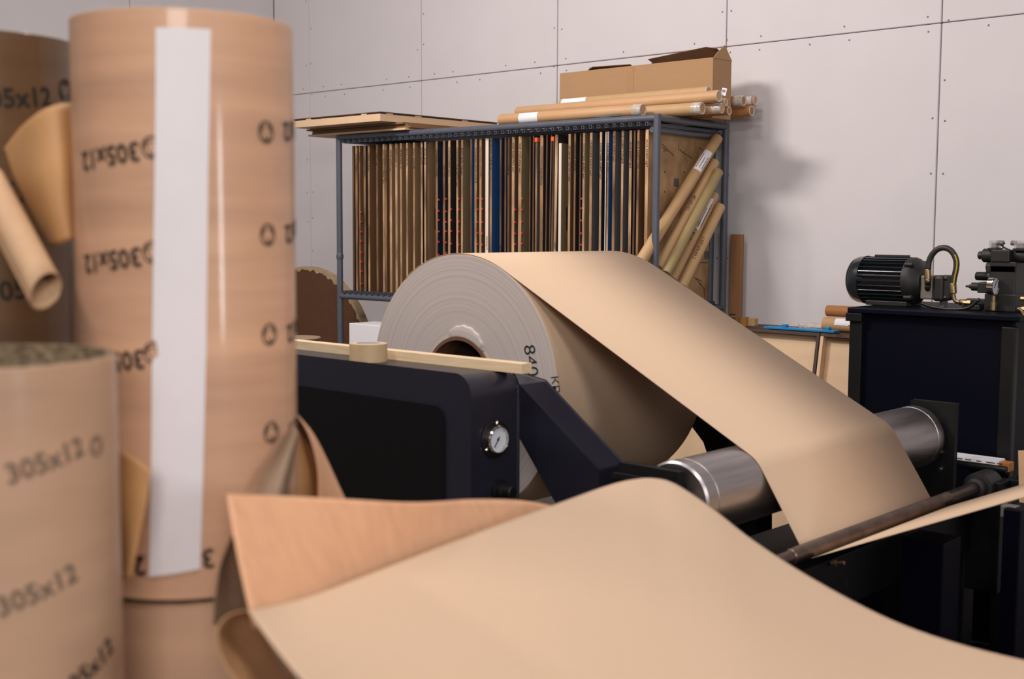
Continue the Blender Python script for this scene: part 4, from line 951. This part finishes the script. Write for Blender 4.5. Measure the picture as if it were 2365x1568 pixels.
# curled scrap hanging at the left, and the small roll beside it
scrap('kraft_scrap', [[(8, 345, 1.97), (48, 295, 1.93), (92, 258, 1.9), (136, 240, 1.9), (176, 237, 1.95), (186, 240, 2.03)],
                      [(30, 410, 1.93), (70, 390, 1.88), (110, 380, 1.86), (150, 375, 1.865), (184, 372, 1.92), (192, 372, 2.02)],
                      [(72, 490, 1.92), (98, 478, 1.87), (126, 470, 1.85), (160, 465, 1.86), (188, 462, 1.91), (196, 462, 2.0)],
                      [(116, 571, 1.93), (128, 567, 1.87), (146, 560, 1.855), (168, 553, 1.86), (190, 551, 1.91), (197, 552, 2.0)]], 'kraft_orange', 'curved orange-kraft scrap hung between the two left tubes')
a = atd(-30, 415, 1.9); b = atd(106, 672, 1.78); dd, u, v = frame_of(b-a); V = []; n = 44; mrow = 6
for j in range(mrow+1):
    for i in range(n+1):
        an = -2.4+i/n*(2*math.pi*1.35); rr = .023+.0035*i/n
        e = .0
        if j == mrow: e = .012*math.cos(an+1.0)
        V.append(a+(b-a)*(j/mrow)+dd*e+(u*math.cos(an)+v*math.sin(an))*rr)
W = n+1
o = link('rolled_kraft', pmesh('rolled_kraft', V, [(j*W+i, j*W+i+1, (j+1)*W+i+1, (j+1)*W+i) for j in range(mrow) for i in range(n)]), 'kraft', None, org=a, smooth=True); md = o.modifiers.new('t', 'SOLIDIFY'); md.thickness = .001
tag(o, 'small rolled-up kraft sheet with open end below the curved scrap', 'kraft paper')
# sheet between the lower-left tube and the tall tube
scrap('kraft_scrap', [[(230, 1010, 1.78), (262, 1032, 1.735), (300, 1050, 1.71), (350, 1085, 1.70)],
                      [(230, 1150, 1.77), (266, 1150, 1.72), (300, 1165, 1.70), (334, 1180, 1.69)],
                      [(232, 1290, 1.76), (266, 1290, 1.72), (296, 1270, 1.69), (318, 1262, 1.685)],
                      [(235, 1345, 1.76), (268, 1340, 1.72), (288, 1338, 1.69), (303, 1336, 1.685)]], 'kraft_orange', 'bent kraft strip wedged between the front tube and the white-taped tube')
# curled offcut right of the tall tube
scrap('kraft_offcut', [[(674, 975, 1.88), (680, 985, 1.86), (686, 998, 1.85), (690, 1004, 1.87)],
                       [(636, 1050, 1.86), (652, 1058, 1.83), (668, 1064, 1.83), (678, 1066, 1.87)],
                       [(606, 1110, 1.82), (626, 1118, 1.80), (652, 1124, 1.80), (668, 1126, 1.86)],
                       [(560, 1210, 1.79), (592, 1215, 1.77), (636, 1220, 1.78), (664, 1222, 1.84)]], 'kraft_grey', 'grey-brown rolled paper strip leaning at the right side of the white-taped tube')
leaf = scrap('kraft_offcut', [[(684, 955, 2.02), (688, 959, 2.04), (692, 964, 2.06)],
                       [(712, 1000, 2.02), (718, 1000, 2.06), (724, 1003, 2.1)],
                       [(733, 1075, 2.02), (745, 1068, 2.07), (756, 1064, 2.14)],
                       [(736, 1150, 2.02), (765, 1150, 2.08), (797, 1152, 2.17)],
                       [(736, 1230, 2.02), (785, 1230, 2.09), (840, 1232, 2.19)]], 'kraft_pink', 'curled kraft offcut with a pale outer leaf rising before the navy cabinet')
scrap('inner_leaf', [[(684, 985, 2.02), (688, 995, 2.03), (694, 1003, 2.05)],
                       [(678, 1030, 1.98), (700, 1040, 2.03), (720, 1045, 2.1)],
                       [(668, 1110, 1.94), (700, 1105, 2.0), (735, 1100, 2.1)],
                       [(660, 1230, 1.92), (698, 1230, 1.98), (736, 1230, 2.08)]], 'kraft_orange', '', parent=leaf)
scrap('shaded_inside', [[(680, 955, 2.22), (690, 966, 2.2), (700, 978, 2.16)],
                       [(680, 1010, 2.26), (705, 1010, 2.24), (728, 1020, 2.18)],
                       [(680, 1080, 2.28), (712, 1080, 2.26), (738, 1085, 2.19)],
                       [(680, 1200, 2.3), (716, 1200, 2.28), (745, 1200, 2.2)]], 'carton_shade', '', parent=leaf)
# upright sheet behind the foreground web
scrap('kraft_sheet', [[(524, 1142, 1.64), (640, 1145, 1.72), (800, 1153, 1.84), (960, 1160, 1.97), (1100, 1153, 2.16), (1220, 1158, 2.32), (1330, 1182, 2.48)],
                      [(540, 1240, 1.60), (660, 1245, 1.69), (810, 1250, 1.81), (960, 1260, 1.95), (1100, 1262, 2.10), (1220, 1262, 2.25), (1330, 1270, 2.38)],
                      [(560, 1340, 1.57), (680, 1345, 1.66), (820, 1350, 1.79), (960, 1360, 1.93), (1100, 1362, 2.09), (1220, 1362, 2.24), (1330, 1370, 2.37)],
                      [(585, 1450, 1.55), (700, 1450, 1.64), (830, 1450, 1.77), (960, 1460, 1.92), (1100, 1462, 2.08), (1220, 1462, 2.23), (1330, 1470, 2.36)]], 'kraft_pink', 'upright sheet of pinkish kraft board standing behind the foreground paper', 36, 16, cat='kraft board')
scrap('kraft_curl', [[(560, 1225, 1.72), (545, 1232, 1.69), (534, 1240, 1.66)],
                     [(575, 1300, 1.72), (530, 1300, 1.68), (508, 1305, 1.63)],
                     [(590, 1380, 1.72), (530, 1380, 1.67), (496, 1385, 1.61)],
                     [(600, 1450, 1.72), (545, 1460, 1.67), (492, 1440, 1.60)]], 'kraft_grey', 'dark curled paper flap left of the upright kraft sheet')
# big foreground paper: far edge, then rows coming towards the camera
far_e = [(572, 1410, 1.54), (700, 1382, 1.65), (850, 1327, 1.80), (1060, 1246, 2.02), (1280, 1166, 2.28), (1400, 1123, 2.46), (1460, 1108, 2.54), (1510, 1105, 2.60), (1560, 1118, 2.61), (1640, 1170, 2.57), (1740, 1248, 2.51), (1880, 1338, 2.45), (2060, 1432, 2.39), (2240, 1494, 2.34), (2460, 1545, 2.28)]
near_e = [(850, 1715, 1.17), (980, 1790, 1.17), (1100, 1840, 1.18), (1240, 1870, 1.20), (1370, 1880, 1.23), (1470, 1890, 1.26), (1550, 1900, 1.28), (1630, 1915, 1.29), (1710, 1940, 1.29), (1820, 1970, 1.28), (1940, 2000, 1.27), (2060, 2030, 1.26), (2180, 2060, 1.25), (2320, 2080, 1.24), (2510, 2100, 1.22)]
R = []
for k in range(5):
    f = k/4; R.append([atd(*p)*(1-f)+atd(*q)*f-Vector((0, 0, .012*math.sin(math.pi*f))) for p, q in zip(far_e, near_e)])
fs = sheet('foreground_paper', R, 'kraft_web', None, 84, 40, .0012, R[0][0])
tag(fs, 'large smooth kraft paper sheet arching across the foreground', 'kraft paper')
R = px_rows([[(572, 1410, 1.541), (545, 1414, 1.53), (522, 1424, 1.52), (506, 1442, 1.51), (499, 1470, 1.505), (512, 1520, 1.50), (545, 1575, 1.49), (610, 1660, 1.47), (700, 1760, 1.45)],
             [(620, 1405, 1.60), (575, 1418, 1.59), (555, 1432, 1.585), (545, 1455, 1.58), (548, 1485, 1.575), (568, 1530, 1.57), (605, 1580, 1.555), (670, 1665, 1.53), (760, 1760, 1.5)],
             [(680, 1402, 1.66), (640, 1425, 1.66), (622, 1445, 1.655), (615, 1470, 1.65), (622, 1500, 1.645), (645, 1545, 1.64), (690, 1600, 1.62), (750, 1680, 1.59), (840, 1770, 1.55)]])
o = sheet('paper_fold', R, 'kraft_fold', fs, 40, 16, .0012)
